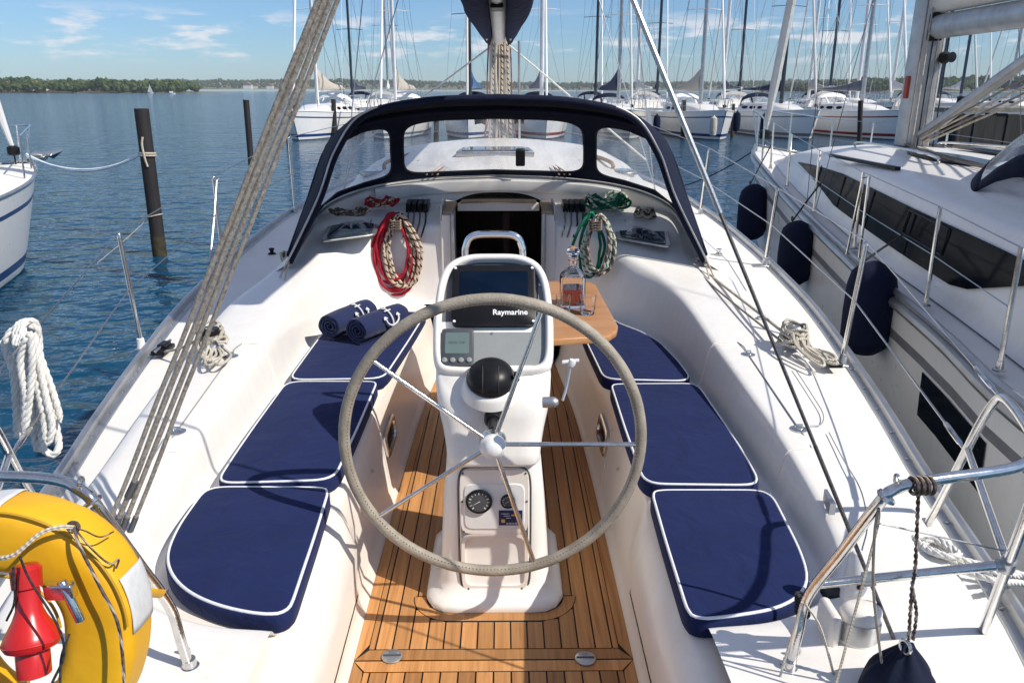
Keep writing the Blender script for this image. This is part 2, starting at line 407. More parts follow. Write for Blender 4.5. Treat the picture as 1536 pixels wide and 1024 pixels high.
M['teak_table'] = wood('varnished_teak', (.62, .33, .15), (.55, .27, .115), (.44, .20, .08), .3, axis=0, scale=.7)
M['teak_trim'] = wood('weathered_teak', (.50, .36, .22), (.42, .29, .17), (.28, .18, .10), .6, axis=0)
M['mahogany'] = wood('mahogany', (.10, .035, .016), (.07, .022, .01), (.04, .012, .006), .4, axis=2)
M['caulk'] = mat('black_caulking', (.018, .016, .015), .7, var=.3)
M['navy'] = fabric('navy_cushion_fabric', (.0120, .0225, .094), (.0062, .0125, .056), sheen=.03, fold=.7)
M['navy_towel'] = fabric('navy_towelling', (.022, .032, .10), (.008, .013, .05), weave=420, sheen=.15, fold=.5)
M['navy_canvas'] = fabric('navy_canvas', (.007, .011, .033), (.004, .007, .022), rough=.8, fold=.6, sheen=.02)
M['navy_bag'] = fabric('navy_sail_bag', (.010, .018, .068), (.005, .010, .04), fold=1.0, sheen=.0)
M['navy_fender'] = fabric('navy_fender_cover', (.008, .013, .040), (.004, .007, .024), fold=.5, sheen=.02)
M['piping'] = mat('white_piping', (.78, .79, .82), .7, var=.1, vscale=60, bump=.3, bscale=300)
M['emblem'] = mat('white_embroidery', (.80, .80, .82), .8, var=.12, vscale=300, bump=.5, bscale=500)
M['sail_beige'] = fabric('beige_sail_cover', (.52, .48, .42), (.40, .36, .30), fold=1.2)
M['sail_white'] = fabric('furled_white_sail', (.70, .70, .68), (.55, .54, .50), fold=.8)
M['sail_navy'] = fabric('navy_sail_cover', (.015, .028, .085), (.01, .018, .05), fold=1.0)
M['sail_blue'] = fabric('blue_sail_cover', (.03, .12, .28), (.02, .07, .18), fold=1.0)
M['sail_grey'] = fabric('grey_sail_cover', (.16, .18, .22), (.10, .11, .14), fold=1.0)
M['clear'] = clear_plastic('clear_vinyl')
M['tint'] = mat('tinted_acrylic', (.008, .011, .016), .12, var=.3, ior=1.09)
M['tint_blue'] = mat('blue_acrylic', (.03, .05, .08), .1, var=.3, coat=.3)
M['hatch_glass'] = mat('smoked_hatch_glass', (.10, .12, .16), .1, var=.3, coat=.5)
M['black'] = mat('black_plastic', (.012, .012, .014), .35, var=.3, rvar=.08, ior=1.3)
M['black_matt'] = mat('black_rubber', (.02, .02, .02), .65, var=.3)
M['rope_dark'] = rope_mat('dark_rope', (.05, .05, .055), (.02, .02, .022))
M['grey_panel'] = mat('grey_instrument_panel', (.25, .265, .265), .45, var=.06, vscale=20)
M['grey_case'] = mat('grey_plastic', (.075, .08, .09), .45, var=.12)
M['grey_panel_dark'] = mat('dark_grey_plastic', (.10, .105, .125), .5, var=.12)  # the darker plastic of the two-tone pod face
M['screen'] = mat('dark_screen', (.003, .010, .026), .12, var=.4, vscale=3, ior=1.22)
M['lcd'] = mat('lcd_glass', (.13, .18, .175), .18, var=.1)
M['lettering'] = mat('white_lettering', (.8, .8, .8), .5, var=.05)
M['black_letter'] = mat('black_lettering', (.02, .02, .02), .6, var=.2)
M['white_plastic'] = mat('white_plastic', (.76, .75, .73), .3, var=.1, rvar=.06)
M['leather'] = mat('taupe_leather', (.36, .315, .25), .6, var=.3, vscale=14, bump=.35, bscale=160)
M['rope_white'] = rope_mat('white_rope', (.82, .80, .75), (.60, .57, .50), pitch=.02)
M['rope_grey'] = rope_mat('weathered_grey_rope', (.30, .27, .235), (.20, .175, .15), pitch=.012)
M['rope_weathered'] = mat('weathered_sheet', (.42, .385, .335), .9, var=.4, vscale=95, col2=(.20, .175, .15), bump=.7, bscale=420, detail=8)
M['hull_red_stripe'] = mat('hull_red_stripe', (.25, .03, .03), .35, var=.2)
M['hull_cream'] = gelcoat('hull_cream', (.74, .70, .60), (.66, .62, .52), .28)
M['laid_white'] = mat('laid_white_rope', (.82, .80, .75), .85, var=.22, vscale=22, bump=.4, bscale=260)
M['rope_rust'] = rope_mat('faded_red_line', (.34, .15, .12), (.18, .09, .07), pitch=.02)
M['rope_red'] = rope_mat('red_rope', (.50, .025, .045), (.26, .01, .022), pitch=.02)
M['rope_cream'] = rope_mat('cream_rope', (.66, .55, .42), (.45, .34, .24), fleck=(.06, .035, .03), pitch=.024)
M['rope_beige'] = rope_mat('beige_rope', (.62, .56, .46), (.38, .33, .26), pitch=.02)
M['rope_green'] = rope_mat('green_rope', (.015, .20, .10), (.008, .09, .05), pitch=.02)
M['rope_greenfleck'] = rope_mat('green_fleck_rope', (.62, .60, .50), (.40, .42, .34), fleck=(.02, .16, .10), pitch=.022)
M['rope_brown'] = rope_mat('brown_rope', (.13, .10, .085), (.05, .035, .03), fleck=(.4, .33, .26), pitch=.03)
M['rope_cleat'] = rope_mat('cream_line', (.58, .54, .46), (.34, .31, .25), pitch=.02)
M['wire'] = mat('steel_wire', (.55, .55, .55), .3, metal=1.0, var=.4, vscale=200)
M['wire_dark'] = mat('dark_wire', (.16, .15, .15), .45, metal=.7, var=.5, vscale=120)
M['yellow'] = mat('yellow_vinyl', (.80, .42, .010), .48, var=.14, vscale=5, bump=.5, bscale=9)
M['reflective'] = mat('reflective_tape', (.62, .63, .63), .35, var=.12, vscale=60)
M['red_plastic'] = mat('red_plastic', (.58, .014, .012), .28, var=.2, coat=.3)
M['liquor'] = glass('amber_spirit', (.30, .055, .028), ior=1.36)
M['crystal'] = glass('cut_crystal', (.98, .98, 1.0), ior=1.5)
M['pile'] = mat('tarred_pile', (.022, .019, .02), .75, var=.5, vscale=9, stretch=(1, 1, .15), bump=.6, bscale=30)
M['pier'] = mat('dark_pier_timber', (.035, .032, .03), .8, var=.5, vscale=4, stretch=(1, 1, .2))
M['pier_edge'] = mat('grey_pier_edge', (.24, .23, .20), .8, var=.4, vscale=3)
# ================================================================ setting
def set_world():
    w = bpy.data.worlds.new('World'); scene.world = w; w.use_nodes = True; nt = w.node_tree; L = nt.links
    bg = nt.nodes['Background']; sky = nd(nt, 'ShaderNodeTexSky'); sky.sky_type = 'NISHITA'; sky.sun_disc = False
    sky.sun_elevation = SUN_EL; sky.sun_rotation = SUN_ROT; sky.altitude = 0; sky.air_density = 1.0; sky.dust_density = .3; sky.ozone_density = 5.0
    # low bank of small fair-weather clouds and a high veil, laid out by direction in the sky
    tc = nd(nt, 'ShaderNodeTexCoord'); sx = nd(nt, 'ShaderNodeSeparateXYZ'); L.new(tc.outputs['Generated'], sx.inputs[0])
    def clouds(scale, sz, lo, hi, z0, z1, z2, z3, seed, det=6.0):
        mp = nd(nt, 'ShaderNodeMapping'); mp.inputs['Scale'].default_value = (scale, scale, sz); mp.inputs['Location'].default_value = (seed, seed*.7, seed*.3)
        L.new(tc.outputs['Generated'], mp.inputs[0])
        n = nd(nt, 'ShaderNodeTexNoise', Scale=1.0, Detail=det, Roughness=.58); L.new(mp.outputs[0], n.inputs['Vector'])
        r = nd(nt, 'ShaderNodeMapRange', interpolation_type='SMOOTHSTEP'); r.inputs['From Min'].default_value = lo; r.inputs['From Max'].default_value = hi; L.new(n.outputs['Fac'], r.inputs['Value'])
        a = nd(nt, 'ShaderNodeMapRange', interpolation_type='SMOOTHSTEP'); a.inputs['From Min'].default_value = z0; a.inputs['From Max'].default_value = z1; L.new(sx.outputs['Z'], a.inputs['Value'])
        b = nd(nt, 'ShaderNodeMapRange', interpolation_type='SMOOTHSTEP'); b.inputs['From Min'].default_value = z3; b.inputs['From Max'].default_value = z2; L.new(sx.outputs['Z'], b.inputs['Value'])
        m = nd(nt, 'ShaderNodeMath', operation='MULTIPLY'); L.new(r.outputs[0], m.inputs[0]); L.new(a.outputs[0], m.inputs[1])
        m2 = nd(nt, 'ShaderNodeMath', operation='MULTIPLY'); L.new(m.outputs[0], m2.inputs[0]); L.new(b.outputs[0], m2.inputs[1]); return m2
    c1 = clouds(13, 62, .50, .66, .026, .040, .066, .095, CLOUD_SEED)
    c2 = clouds(3, 9, .30, .7, .05, .20, 1.5, 2.0, 3.3)  # cirrus veil added overhead, mostly out of view, to brighten the fill light
    hs = nd(nt, 'ShaderNodeMix', data_type='RGBA', blend_type='MULTIPLY'); hs.inputs[0].default_value = 1.0
    L.new(sky.outputs[0], hs.inputs[6]); hs.inputs[7].default_value = SKY_TINT
    mA = nd(nt, 'ShaderNodeMix', data_type='RGBA'); f2 = nd(nt, 'ShaderNodeMath', operation='MULTIPLY'); f2.inputs[1].default_value = .45; L.new(c2.outputs[0], f2.inputs[0])
    L.new(f2.outputs[0], mA.inputs[0]); L.new(hs.outputs[2], mA.inputs[6]); mA.inputs[7].default_value = CLOUD_COL
    mB = nd(nt, 'ShaderNodeMix', data_type='RGBA'); f1 = nd(nt, 'ShaderNodeMath', operation='MULTIPLY'); f1.inputs[1].default_value = .75; L.new(c1.outputs[0], f1.inputs[0])
    L.new(f1.outputs[0], mB.inputs[0]); L.new(mA.outputs[2], mB.inputs[6]); mB.inputs[7].default_value = CLOUD_COL
    L.new(mB.outputs[2], bg.inputs['Color']); bg.inputs['Strength'].default_value = SKY_STR

def set_water():
    m, nt, b = new_mat('harbour_water'); L = nt.links
    b.inputs['Base Color'].default_value = (.0015, .047, .100, 1); b.inputs['Roughness'].default_value = .06; b.inputs['IOR'].default_value = 1.333
    geo = nd(nt, 'ShaderNodeNewGeometry'); prev = None
    cd = nd(nt, 'ShaderNodeVectorMath', operation='LENGTH'); L.new(geo.outputs['Position'], cd.inputs[0])
    for sc, dist, st, seed in ((.30, .08, (.6, 1.0, 1), 0), (.9, .05, (.62, 1.0, 1), 3), (2.1, .075, (.66, 1.0, 1), 5), (4.6, .026, (.7, 1, 1), 9), (12, .005, (.8, 1, 1), 13)):
        mp = nd(nt, 'ShaderNodeMapping'); mp.inputs['Scale'].default_value = st; mp.inputs['Rotation'].default_value = (0, 0, .25+.02*seed); mp.inputs['Location'].default_value = (seed, seed, 0)
        L.new(geo.outputs['Position'], mp.inputs[0])
        n = nd(nt, 'ShaderNodeTexNoise', Scale=sc, Detail=2.0, Roughness=.5, Distortion=.35); L.new(mp.outputs[0], n.inputs['Vector'])
        bp = nd(nt, 'ShaderNodeBump', Strength=1.0, Distance=dist*WAVE); L.new(n.outputs['Fac'], bp.inputs['Height'])
        if prev: L.new(prev.outputs[0], bp.inputs['Normal'])
        prev = bp
    L.new(prev.outputs[0], b.inputs['Normal'])
    mb = MB(); rs = [0.01, 4, 8, 14, 22, 40, 80, 200, 600, 1500, 4000, 9000]
    mb.grid([[V((r*math.cos(2*math.pi*j/64), 5+r*math.sin(2*math.pi*j/64), WATER)) for j in range(64)] for r in rs], closeu=True)
    tag(mb.build('water', m, smooth=False), kind='structure')

def set_shore():
    gm = mat('shore_ground', (.10, .11, .05), .9, var=.5, vscale=.02, col2=(.16, .14, .09))
    def ridge(name, y0, kn, depth, nx=90):
        mb = MB(); rows = []
        for k in range(6):
            row = []
            for i in range(nx):
                x = lerp(kn[0][0], kn[-1][0], i/(nx-1)); h = ip(kn, x)
                row.append(V((x, y0+depth*k/5, WATER-1+(h+1)*math.sin(math.pi*min(1, .08+k/5*.6))*(1+.12*mnoise.noise(V((x*.01, k, 0)))))))
            rows.append(row)
        mb.grid(rows); return tag(mb.build(name, gm), kind='structure')
    ridge('terrain', 930, [(-1700, 7), (-700, 5), (-480, 3), (-395, .5), (-390, 0)], 240)
    ridge('hill', 2700, [(-3000, 34), (-1200, 30), (-560, 32), (0, 21), (700, 22), (1500, 36), (2600, 40)], 900)
    ridge('hill', 1150, [(420, 0), (520, 5), (760, 12), (1100, 16), (1900, 14)], 300)
    lm, nt, b = new_mat('wood_foliage'); L = nt.links
    geo = nd(nt, 'ShaderNodeNewGeometry'); r = nd(nt, 'ShaderNodeValToRGB'); e = r.color_ramp.elements
    e[0].color = (.022, .045, .018, 1); e[1].color = (.085, .115, .040, 1); L.new(geo.outputs['Random Per Island'], r.inputs[0])
    L.new(r.outputs[0], b.inputs['Base Color']); b.inputs['Roughness'].default_value = .9; b.inputs['Specular IOR Level'].default_value = .1
    rn = random.Random(3)
    def blob(mb, c, rx, rz):
        n, m = 6, 4; rows = []
        for i in range(m+1):
            t = math.pi*i/m
            rows.append([c+V((rx*max(math.sin(t), .05)*math.cos(6.283*j/n+i*.5), rx*max(math.sin(t), .05)*math.sin(6.283*j/n+i*.5), rz*math.cos(t)))*rn.uniform(.72, 1.25) for j in range(n)])
        mb.grid(rows, closeu=True, uv=False)
    def wood_(x0, x1, y0, dep, kn, n, hgt):
        mb = MB()
        for _ in range(n):
            x = rn.uniform(x0, x1); f = rn.random(); y = y0+dep*f
            g = ip(kn, x)*math.sin(math.pi*min(1, .08+f*.6)); h = hgt*rn.uniform(.65, 1.25)*(1+.35*mnoise.noise(V((x*.02, f, 3))))
            for q in range(4):
                blob(mb, V((x+rn.uniform(-.3, .3)*h, y+rn.uniform(-.3, .3)*h, WATER+g+h*rn.uniform(.3, .8))), h*rn.uniform(.2, .36), h*rn.uniform(.2, .38))
        return tag(mb.build('woods', lm, smooth=False, recalc=False), kind='stuff')
    wood_(-800, -400, 925, 170, [(-1700, 7), (-700, 5), (-480, 3), (-395, .5), (-390, 0)], 1000, 11.0)
    wood_(-1750, 2300, 2690, 620, [(-3000, 34), (-1200, 30), (-560, 32), (0, 21), (700, 22), (1500, 36), (2600, 40)], 3800, 12)
    wood_(430, 1300, 1145, 230, [(420, 0), (520, 5), (760, 12), (1100, 16), (1900, 14)], 1300, 11)
    hm = mat('house_render', (.72, .69, .64), .7, var=.15); rm = mat('house_roof', (.20, .12, .09), .8, var=.3)
    descr = ['pale gabled house at the water under the wooded shore, left end', 'small pale house half sunk in the trees on the left shore', 'wide white gabled house by the water on the wooded left shore',
             'low pale house beside the wide white one on the left shore', 'white house on the distant hillside beyond the left mast', 'pair roofed white house far along the low hills',
             'tiny white house on the far hills beside the beige sail']
    spots = [(14, 955, 12), (30, 950, 9), (52, 948, 13), (66, 952, 8), (372, 2690, 26), (385, 2740, 20), (405, 2700, 20)]
    for (px, y, w), d in zip(spots, descr):
        p = P(px, 130, y=y); g = 2.5 if y < 1000 else 8
        r_ = tag(empty('house', (p.x, y, WATER+g)), d, 'house', 'houses on the far shore')
        a = MB(); a.box((p.x, y, WATER+g+w*.25), (w, w*.7, w*.5)); a.build('wall', hm, r_, smooth=False)
        a = MB(); z = WATER+g+w*.5
        a.prism([V((p.x-w*.55, y-w*.4, z)), V((p.x+w*.55, y-w*.4, z)), V((p.x, y-w*.4, z+w*.38))], (0, w*.8, 0)); a.build('roof', rm, r_, smooth=False)

# ================================================================ yachts round about
def yacht(name, label, loc, rz=0.0, L=10.5, B=3.4, F=1.2, hull='hull_white', stripe='hull_blue_stripe', mast='alu_white', Hm=None, sail='sail_beige', sailside=0.25,
          hood='navy_canvas', roof_w=None, roof_h=None, roof_s=(.24, .80), windows=True, rig=True, seed=1, boomlen=.34, bow_rail=True, lump=1.0, mast_s=.57, group='yachts moored in the opposite row', genoa=True, mast_r=.085, detail=False, hk=None, shk=None, sprof=None, tumble=.84):
    rt = empty(name, loc, rz); LOCAL.add(rt.name); tag(rt, label, 'sailing yacht', group)
    rn = random.Random(seed); Hm = Hm or L*1.35
    hk = hk or [(0, .80), (.2, .95), (.42, 1.0), (.62, .93), (.78, .70), (.9, .38), (.97, .13), (1, .015)]
    def half(s): return B/2*ip(hk, s)
    def sheer(s): return ip(shk, s) if shk else F*(.94+.02*math.cos(3*s)+.26*s*s)
    def Y(s): return (s-.5)*L
    lev = [-.45, -.18, .02, .10, .2, .45, .70, .76, .81, .93, 1.0]; NS = 30
    def hp(s, v, sd):
        zs = sheer(s); z = v*zs if v > 0 else v
        vv = max(v, 0); g = tumble+(1-tumble)*vv**.6 if v > 0 else tumble-.5*(-v)
        fl = max(0, (s-.55)/.45); g *= 1-.30*fl*(1-vv)
        rake = -.075*L*(1-max(v, -.1))*max(0, (s-.8)/.2)**1.5
        return V((sd*half(s)*g, Y(s)+rake+.03*L*(1-vv)*max(0, (.1-s)/.1), z))
    mb = MB(); ss = [1-(1-i/(NS-1))**1.25 for i in range(NS)]
    for sd in (-1, 1):
        for k in range(len(lev)-1):
            mb.cur = 2 if lev[k+1] <= .021 else 1 if (k in (3, 7)) else 0
            mb.grid([[hp(s, lev[k], sd) for s in ss], [hp(s, lev[k+1], sd) for s in ss]])
    mb.cur = 0; mb.grid([[hp(0, v, -1) for v in lev], [hp(0, v, 1) for v in lev]])
    mb.build('hull', [M[hull], M[stripe], M['antifoul']], rt, angle=50, weld=True)
    # deck with a toe rail
    mb = MB(); prof = [-1, -.93, -.6, 0, .6, .93, 1]
    mb.grid([[V((half(s)*.995*q, Y(s), sheer(s)+.05*(1-q*q)*min(1, half(s))-.012)) for q in prof] for s in ss]); mb.build('deck', M['gel_nonskid'], rt)
    for sd in (-1, 1):
        mb = MB(); mb.tube([V((sd*half(s), Y(s), sheer(s)+.01)) for s in ss], .022 if detail else .03, 6); mb.build('toe_rail', M['alu' if detail else 'hull_white'], rt)
    # coachroof
    s0, s1 = roof_s
    rw = roof_w or [(s0, B*.34), (.4, B*.33), (.6, B*.25), (s1, B*.10)]
    rh = roof_h or [(s0, .46), (.45, .42), (.62, .34), (s1-.04, .10), (s1, .02)]
    def rp(s, k, sd):
        w, h, z = ip(rw, s), ip(rh, s), sheer(s)+.03
        k1, k2 = sprof or (.25, .72)
        o = [(w+.10, -.02), (w+.05, h*k1), (w-.02, h*k2), (w-.09, h*.93), (w*.55, h*1.06), (0, h*1.12)][k]
        return V((sd*o[0], Y(s), z+o[1]))
    rs = [lerp(s0, s1, i/20) for i in range(21)]
    mb = MB(); mb.grid([[rp(s, k, -1) for k in range(6)]+[rp(s, k, 1) for k in range(4, -1, -1)] for s in rs], cap0=True, cap1=True); mb.build('coachroof', M['gel'], rt, angle=60)
    if windows:
        for sd in (-1, 1):
            for (a, b) in windows if isinstance(windows, list) else ((.30, .38), (.40, .47), (.49, .54)):
                mb = MB(); rows = []; n = 8
                for i in range(n+1):
                    s = lerp(a, b, i/n); e = math.sin(math.pi*i/n)**.35 if 0 < i < n else .15
                    q1, q2 = rp(s, 1, sd), rp(s, 2, sd); nr = V((sd*.012, 0, .004))
                    rows.append([q1.lerp(q2, .5-.45*e)+nr, q1.lerp(q2, .5+.45*e)+nr])
                mb.grid(rows); mb.build('window', M['tint'], rt)
    # mast and rig
    ym = Y(mast_s); zm = sheer(mast_s)+ip(rh, mast_s)*1.1
    mb = MB(); mb.tube([V((0, ym, zm-.1)), V((0, ym-.02*Hm*.3, zm+Hm*.5)), V((0, ym-.015*Hm, zm+Hm))], [mast_r, mast_r, mast_r*.6], 10, flat=1.4); mp_ = mb.build('mast', M[mast], rt)
    wr = .009 if not detail else .004
    for hz in (.34, .66):
        mb = MB(); mb.tube([V((-B*.30*(1.2-hz*.6), ym-.15-.02*Hm*hz, zm+Hm*hz)), V((0, ym, zm+Hm*hz+.05)), V((B*.30*(1.2-hz*.6), ym-.15-.02*Hm*hz, zm+Hm*hz))], .022, 6); mb.build('spreader', M[mast], mp_)
    if rig:
        mb = MB(); sc = .5
        for sd in (-1, 1):
            w1, w2 = B*.30*(1.2-.34*.6), B*.30*(1.2-.66*.6); ch = V((sd*half(.55)*.93, Y(.545), sheer(.55)))
            mb.tube([ch, V((sd*w1, ym-.15, zm+Hm*.34)), V((sd*w2, ym-.2, zm+Hm*.66)), V((0, ym-.015*Hm, zm+Hm*.98))], wr, 4)
            mb.tube([ch+V((0, -.25, 0)), V((0, ym, zm+Hm*.33))], wr, 4)
            mb.tube([V((sd*half(.02)*.8, Y(.02), sheer(.02))), V((0, ym-.35*L*.5, zm+Hm*.5))], wr, 4) if detail is False else None
        mb.tube([V((0, Y(.02) if not detail else Y(.02), sheer(0)+(2.2 if detail else 0))), V((0, ym-.015*Hm, zm+Hm))], wr, 4)
        mb.build('rigging_wire', M['wire_dark' if seed % 3 else 'wire'], rt)
        fs0, fs1 = V((0, Y(.965), sheer(.96)+.25)), V((0, ym-.01*Hm, zm+Hm*.95))
        mb = MB()
        if genoa: mb.tube([fs0, fs0.lerp(fs1, .05), fs0.lerp(fs1, .5), fs1], [.03, .075, .055, .02], 8)
        else: mb.tube([fs0, fs1], .014, 6)
        mb.build('furled_headsail', M['sail_white' if seed % 2 else 'hull_white'], rt)
        mb = MB(); mb.lathe([(.07, -.1), (.09, -.08), (.09, .02), (.05, .05)], fs0); mb.tube([fs0-V((0, 0, .3)), fs0], .012, 6); mb.build('furling_drum', M['black'], rt)
    # boom with the bunched mainsail cover
    zb = zm+.75; bl = boomlen*L; a = V((0, ym-.12, zb)); e = V((sailside*bl*.3, ym-bl, zb+.1))
    mb = MB(); mb.tube([a, e], .07, 8); mb.build('boom', M[mast], rt)
    if sail:
        mb = MB(); rows = []; n = 12
        for i in range(n+1):
            t = i/n; c = a.lerp(e, t); hh = lump*((1.15*(1-t)**2.2+.28) if t < .96 else .12)*(1+.1*mnoise.noise(V((t*5, seed, 0)))); ww = .17*(1-.35*t)
            if t < .04: hh *= .9
            row = []
            for j in range(12):
                th = 2*math.pi*j/12; k = 1+.14*mnoise.noise(V((t*7, j*1.3, seed)))
                row.append(c+V((ww*math.sin(th)*(1.0 if math.cos(th) < .3 else .45)*k, 0, -.06+hh*(.5+.5*math.cos(th)))))
            rows.append(row)
        mb.grid(rows, closeu=True, cap0=True, cap1=True); mb.build('sail_cover', M[sail], rt, angle=80)
    # sprayhood: arch with window panels in its front
    if hood:
        yh = Y(s0+.03); zh = sheer(s0)+ip(rh, s0); w = B*.34
        def hoodp(u, v):
            x = w*math.sin(u)*(1.06-.10*v); zz = zh-.25+(.28+.62*v)*max(0, math.cos(u))**.55
            return V((x, yh+.75-.95*v-.5*abs(math.sin(u))**2*(1-v), zz if v else zh-.3+.36*max(0, math.cos(u))**.5))
        us = [-1.5+3.0*i/18 for i in range(19)]
        mb = MB(); mb.grid([[hoodp(u, v) for u in us] for v in (.62, .75, .9, 1.0)]); mb.grid([[hoodp(u, v) for u in us] for v in (0, .08)])
        for u0 in (-1.5, -.55, .45, 1.4):
            mb.grid([[hoodp(u0, v), hoodp(u0+.1, v)] for v in (.08, .35, .62)])
        hd = mb.build('sprayhood', M[hood], rt, solid=.012, angle=70)
        for u0, u1 in ((-1.4, -.55), (-.45, .45), (.55, 1.4)):
            mb = MB(); mb.grid([[hoodp(lerp(u0, u1, i/6), v) for i in range(7)] for v in (.08, .35, .62)]); mb.build('window_panel', M['clear'], hd)
    # bow rail, stanchions and guard wires
    if bow_rail:
        mb = MB(); zr = .58; sv = [(.84, -1), (.93, -1), (.985, -.6), (.985, .6), (.93, 1), (.84, 1)]
        top = cr([V((half(s)*sd*.92 if s < .98 else sd*.18, Y(s)+(.15 if s > .98 else 0), sheer(s)+zr)) for s, sd in sv], 20)
        tr = .013 if detail else .017
        mb.tube(top, tr, 6)
        for s, sd in sv: mb.tube([V((half(s)*sd*.9 if s < .98 else sd*.08, Y(s)-.03, sheer(s))), V((half(s)*sd*.92 if s < .98 else sd*.18, Y(s)+(.15 if s > .98 else 0), sheer(s)+zr))], tr, 6)
        mb.build('bow_rail', M['steel'], rt)
        if not detail:
            for sd in (-1, 1):
                pts = [V((half(.84)*sd*.92, Y(.84), sheer(.84)+.58))]
                for s in (.70, .55, .40, .25, .1):
                    b0 = V((half(s)*sd*.96, Y(s), sheer(s))); t0 = b0+V((0, 0, .6)); pts.append(t0)
                    mb = MB(); mb.tube([b0, t0], .014, 5); mb.build('stanchion', M['steel'], rt)
                mb = MB(); mb.tube(pts, .006, 4); mb.tube([p-V((0, 0, .28)) for p in pts], .006, 4); mb.build('guard_wire', M['wire'], rt)
    return rt, dict(half=half, sheer=sheer, Y=Y, hp=hp, rp=rp, rw=rw, rh=rh, ym=ym, zm=zm)

def hood_windows(): pass
# ================================================================ the yacht we stand on
def own_yacht():
    Yt = tag(empty('sailing_yacht', (0, 6, WATER)), 'white sailing yacht we stand on, its wheel and blue cushioned cockpit filling the picture', 'sailing yacht')
    TX = [(1.0, 1.22), (1.4, 1.38), (1.8, 1.50), (2.7, 1.66), (3.1, 1.735), (3.6, 1.815), (4.4, 1.92), (5.1, 1.97), (6, 2.0), (7.3, 1.98), (9, 1.78), (11, 1.1), (12.3, .42), (13, .02)]
    TZ = [(1, .43), (1.8, .46), (2.7, .50), (3.9, .58), (5, .66), (7.3, .80), (9, .90), (11, 1.0), (13, 1.1)]
    tx = lambda y: ip(TX, y); tz = lambda y: ip(TZ, y)
    # ---- hull
    mb = MB(); ys = [1.0+12.0*i/48 for i in range(49)]
    for s in (-1, 1):
        for k, (a, b) in enumerate(((0, .25), (.25, .5), (.5, .8), (.8, 1.0))):
            mb.grid([[V((s*tx(y)*(1-.16*q*q), y, lerp(tz(y)-.01, WATER-.4, q))) for y in ys] for q in (a, b)])
    mb.grid([[V((s*tx(1.0)*(1-.16*q*q), 1.0, lerp(tz(1.0)-.01, WATER-.4, q))) for s in (-1, 1)] for q in (0, .25, .5, .8, 1)])
    mb.build('hull', M['hull_white'], Yt, weld=True)
    # ---- side and fore deck
    XI = [(1.0, .45), (1.3, 1.0), (1.85, 1.34), (2.65, 1.42), (3.2, 1.47), (3.8, 1.51), (4.4, 1.52), (4.9, 1.44), (5.25, 1.38), (6, 1.34), (8, 1.25), (9.2, .85), (10.2, .0), (13, 0)]
    mb = MB()
    for s in (-1, 1):
        mb.grid([[V((s*lerp(max(0, min(ip(XI, y), tx(y)-.001)), tx(y)-.012, q), y, tz(y)+.012*(1-q))) for q in (0, .33, .66, 1)] for y in ys])
    mb.build('deck', M['gel_nonskid'], Yt)
    for s in (-1, 1):
        mb = MB(); sec = [(-.062, .0), (-.058, .007), (-.03, .009), (-.024, .034), (-.008, .038), (.004, .034), (.008, .0), (.008, -.055), (-.004, -.06)]
        ys2 = [1.15+11.8*i/90 for i in range(91)]; rows = []
        for y in ys2:
            t = V((ip(TX, y+.02)-ip(TX, y-.02), .04, 0)).normalized(); o = V((t.y, -t.x, 0))
            rows.append([V((s*(tx(y)+o.x*a), y+o.y*a, tz(y)+b+.002)) for a, b in sec])
        mb.grid(rows); tr = mb.build('toe_rail', M['alu'], Yt, angle=30)
        mb = MB()
        for y in [1.9+.22*i for i in range(34)]:
            x = tx(y)-.043; mb.lathe([(.008, 0), (.008, .0025), (.0, .0035)], (s*x, y, tz(y)+.011), n=8)
        build_each(mb, 'fixing_screw', M['steel'], tr)
    # ---- coamings: the moulded ring round the seats, each side fitted on its own
    K = {}
    K[-1] = [((.60, 1.85), (.60, 1.79, .495), (.60, 1.15, .50)), ((.80, 1.87), (.81, 1.82, .50), (.85, 1.15, .50)), ((.98, 1.97), (1.02, 1.92, .515), (1.15, 1.3, .50)),
             ((1.08, 2.15), (1.13, 2.12, .545), (1.37, 1.85, .53)), ((1.10, 2.63), (1.16, 2.63, .61), (1.44, 2.65, .60)), ((1.10, 3.2), (1.17, 3.2, .65), (1.50, 3.2, .64)),
             ((1.09, 3.77), (1.175, 3.77, .69), (1.54, 3.8, .68)), ((1.10, 4.4), (1.205, 4.4, .745), (1.55, 4.4, .735)), ((1.05, 4.88), (1.18, 4.95, .80), (1.47, 4.9, .79)),
             ((.95, 5.18), (1.07, 5.3, .87), (1.37, 5.28, .90)), ((.76, 5.36), (.83, 5.44, .95), (1.28, 5.58, 1.06)), ((.56, 5.42), (.58, 5.46, 1.0), (.92, 5.88, 1.09)), ((.37, 5.43), (.37, 5.47, 1.01), (.36, 5.98, 1.10))]
    K[1] = [((.60, 1.85), (.60, 1.79, .495), (.60, 1.15, .50)), ((.80, 1.87), (.81, 1.82, .50), (.85, 1.15, .50)), ((.95, 1.97), (.99, 1.92, .515), (1.15, 1.3, .50)),
            ((1.035, 2.15), (1.085, 2.12, .545), (1.37, 1.85, .53)), ((1.05, 2.63), (1.11, 2.63, .61), (1.44, 2.65, .60)), ((1.035, 3.2), (1.11, 3.2, .65), (1.48, 3.2, .64)),
            ((1.015, 3.77), (1.10, 3.77, .69), (1.52, 3.8, .68)), ((.965, 4.3), (1.09, 4.4, .745), (1.53, 4.4, .735)), ((.88, 4.65), (1.02, 4.80, .79), (1.47, 4.9, .79)),
            ((.77, 4.9), (.89, 5.05, .84), (1.37, 5.28, .90)), ((.66, 5.12), (.75, 5.25, .91), (1.28, 5.58, 1.06)), ((.53, 5.34), (.575, 5.41, .99), (.92, 5.88, 1.09)), ((.37, 5.43), (.37, 5.47, 1.01), (.36, 5.98, 1.10))]
    NT = 90
    edge = {}
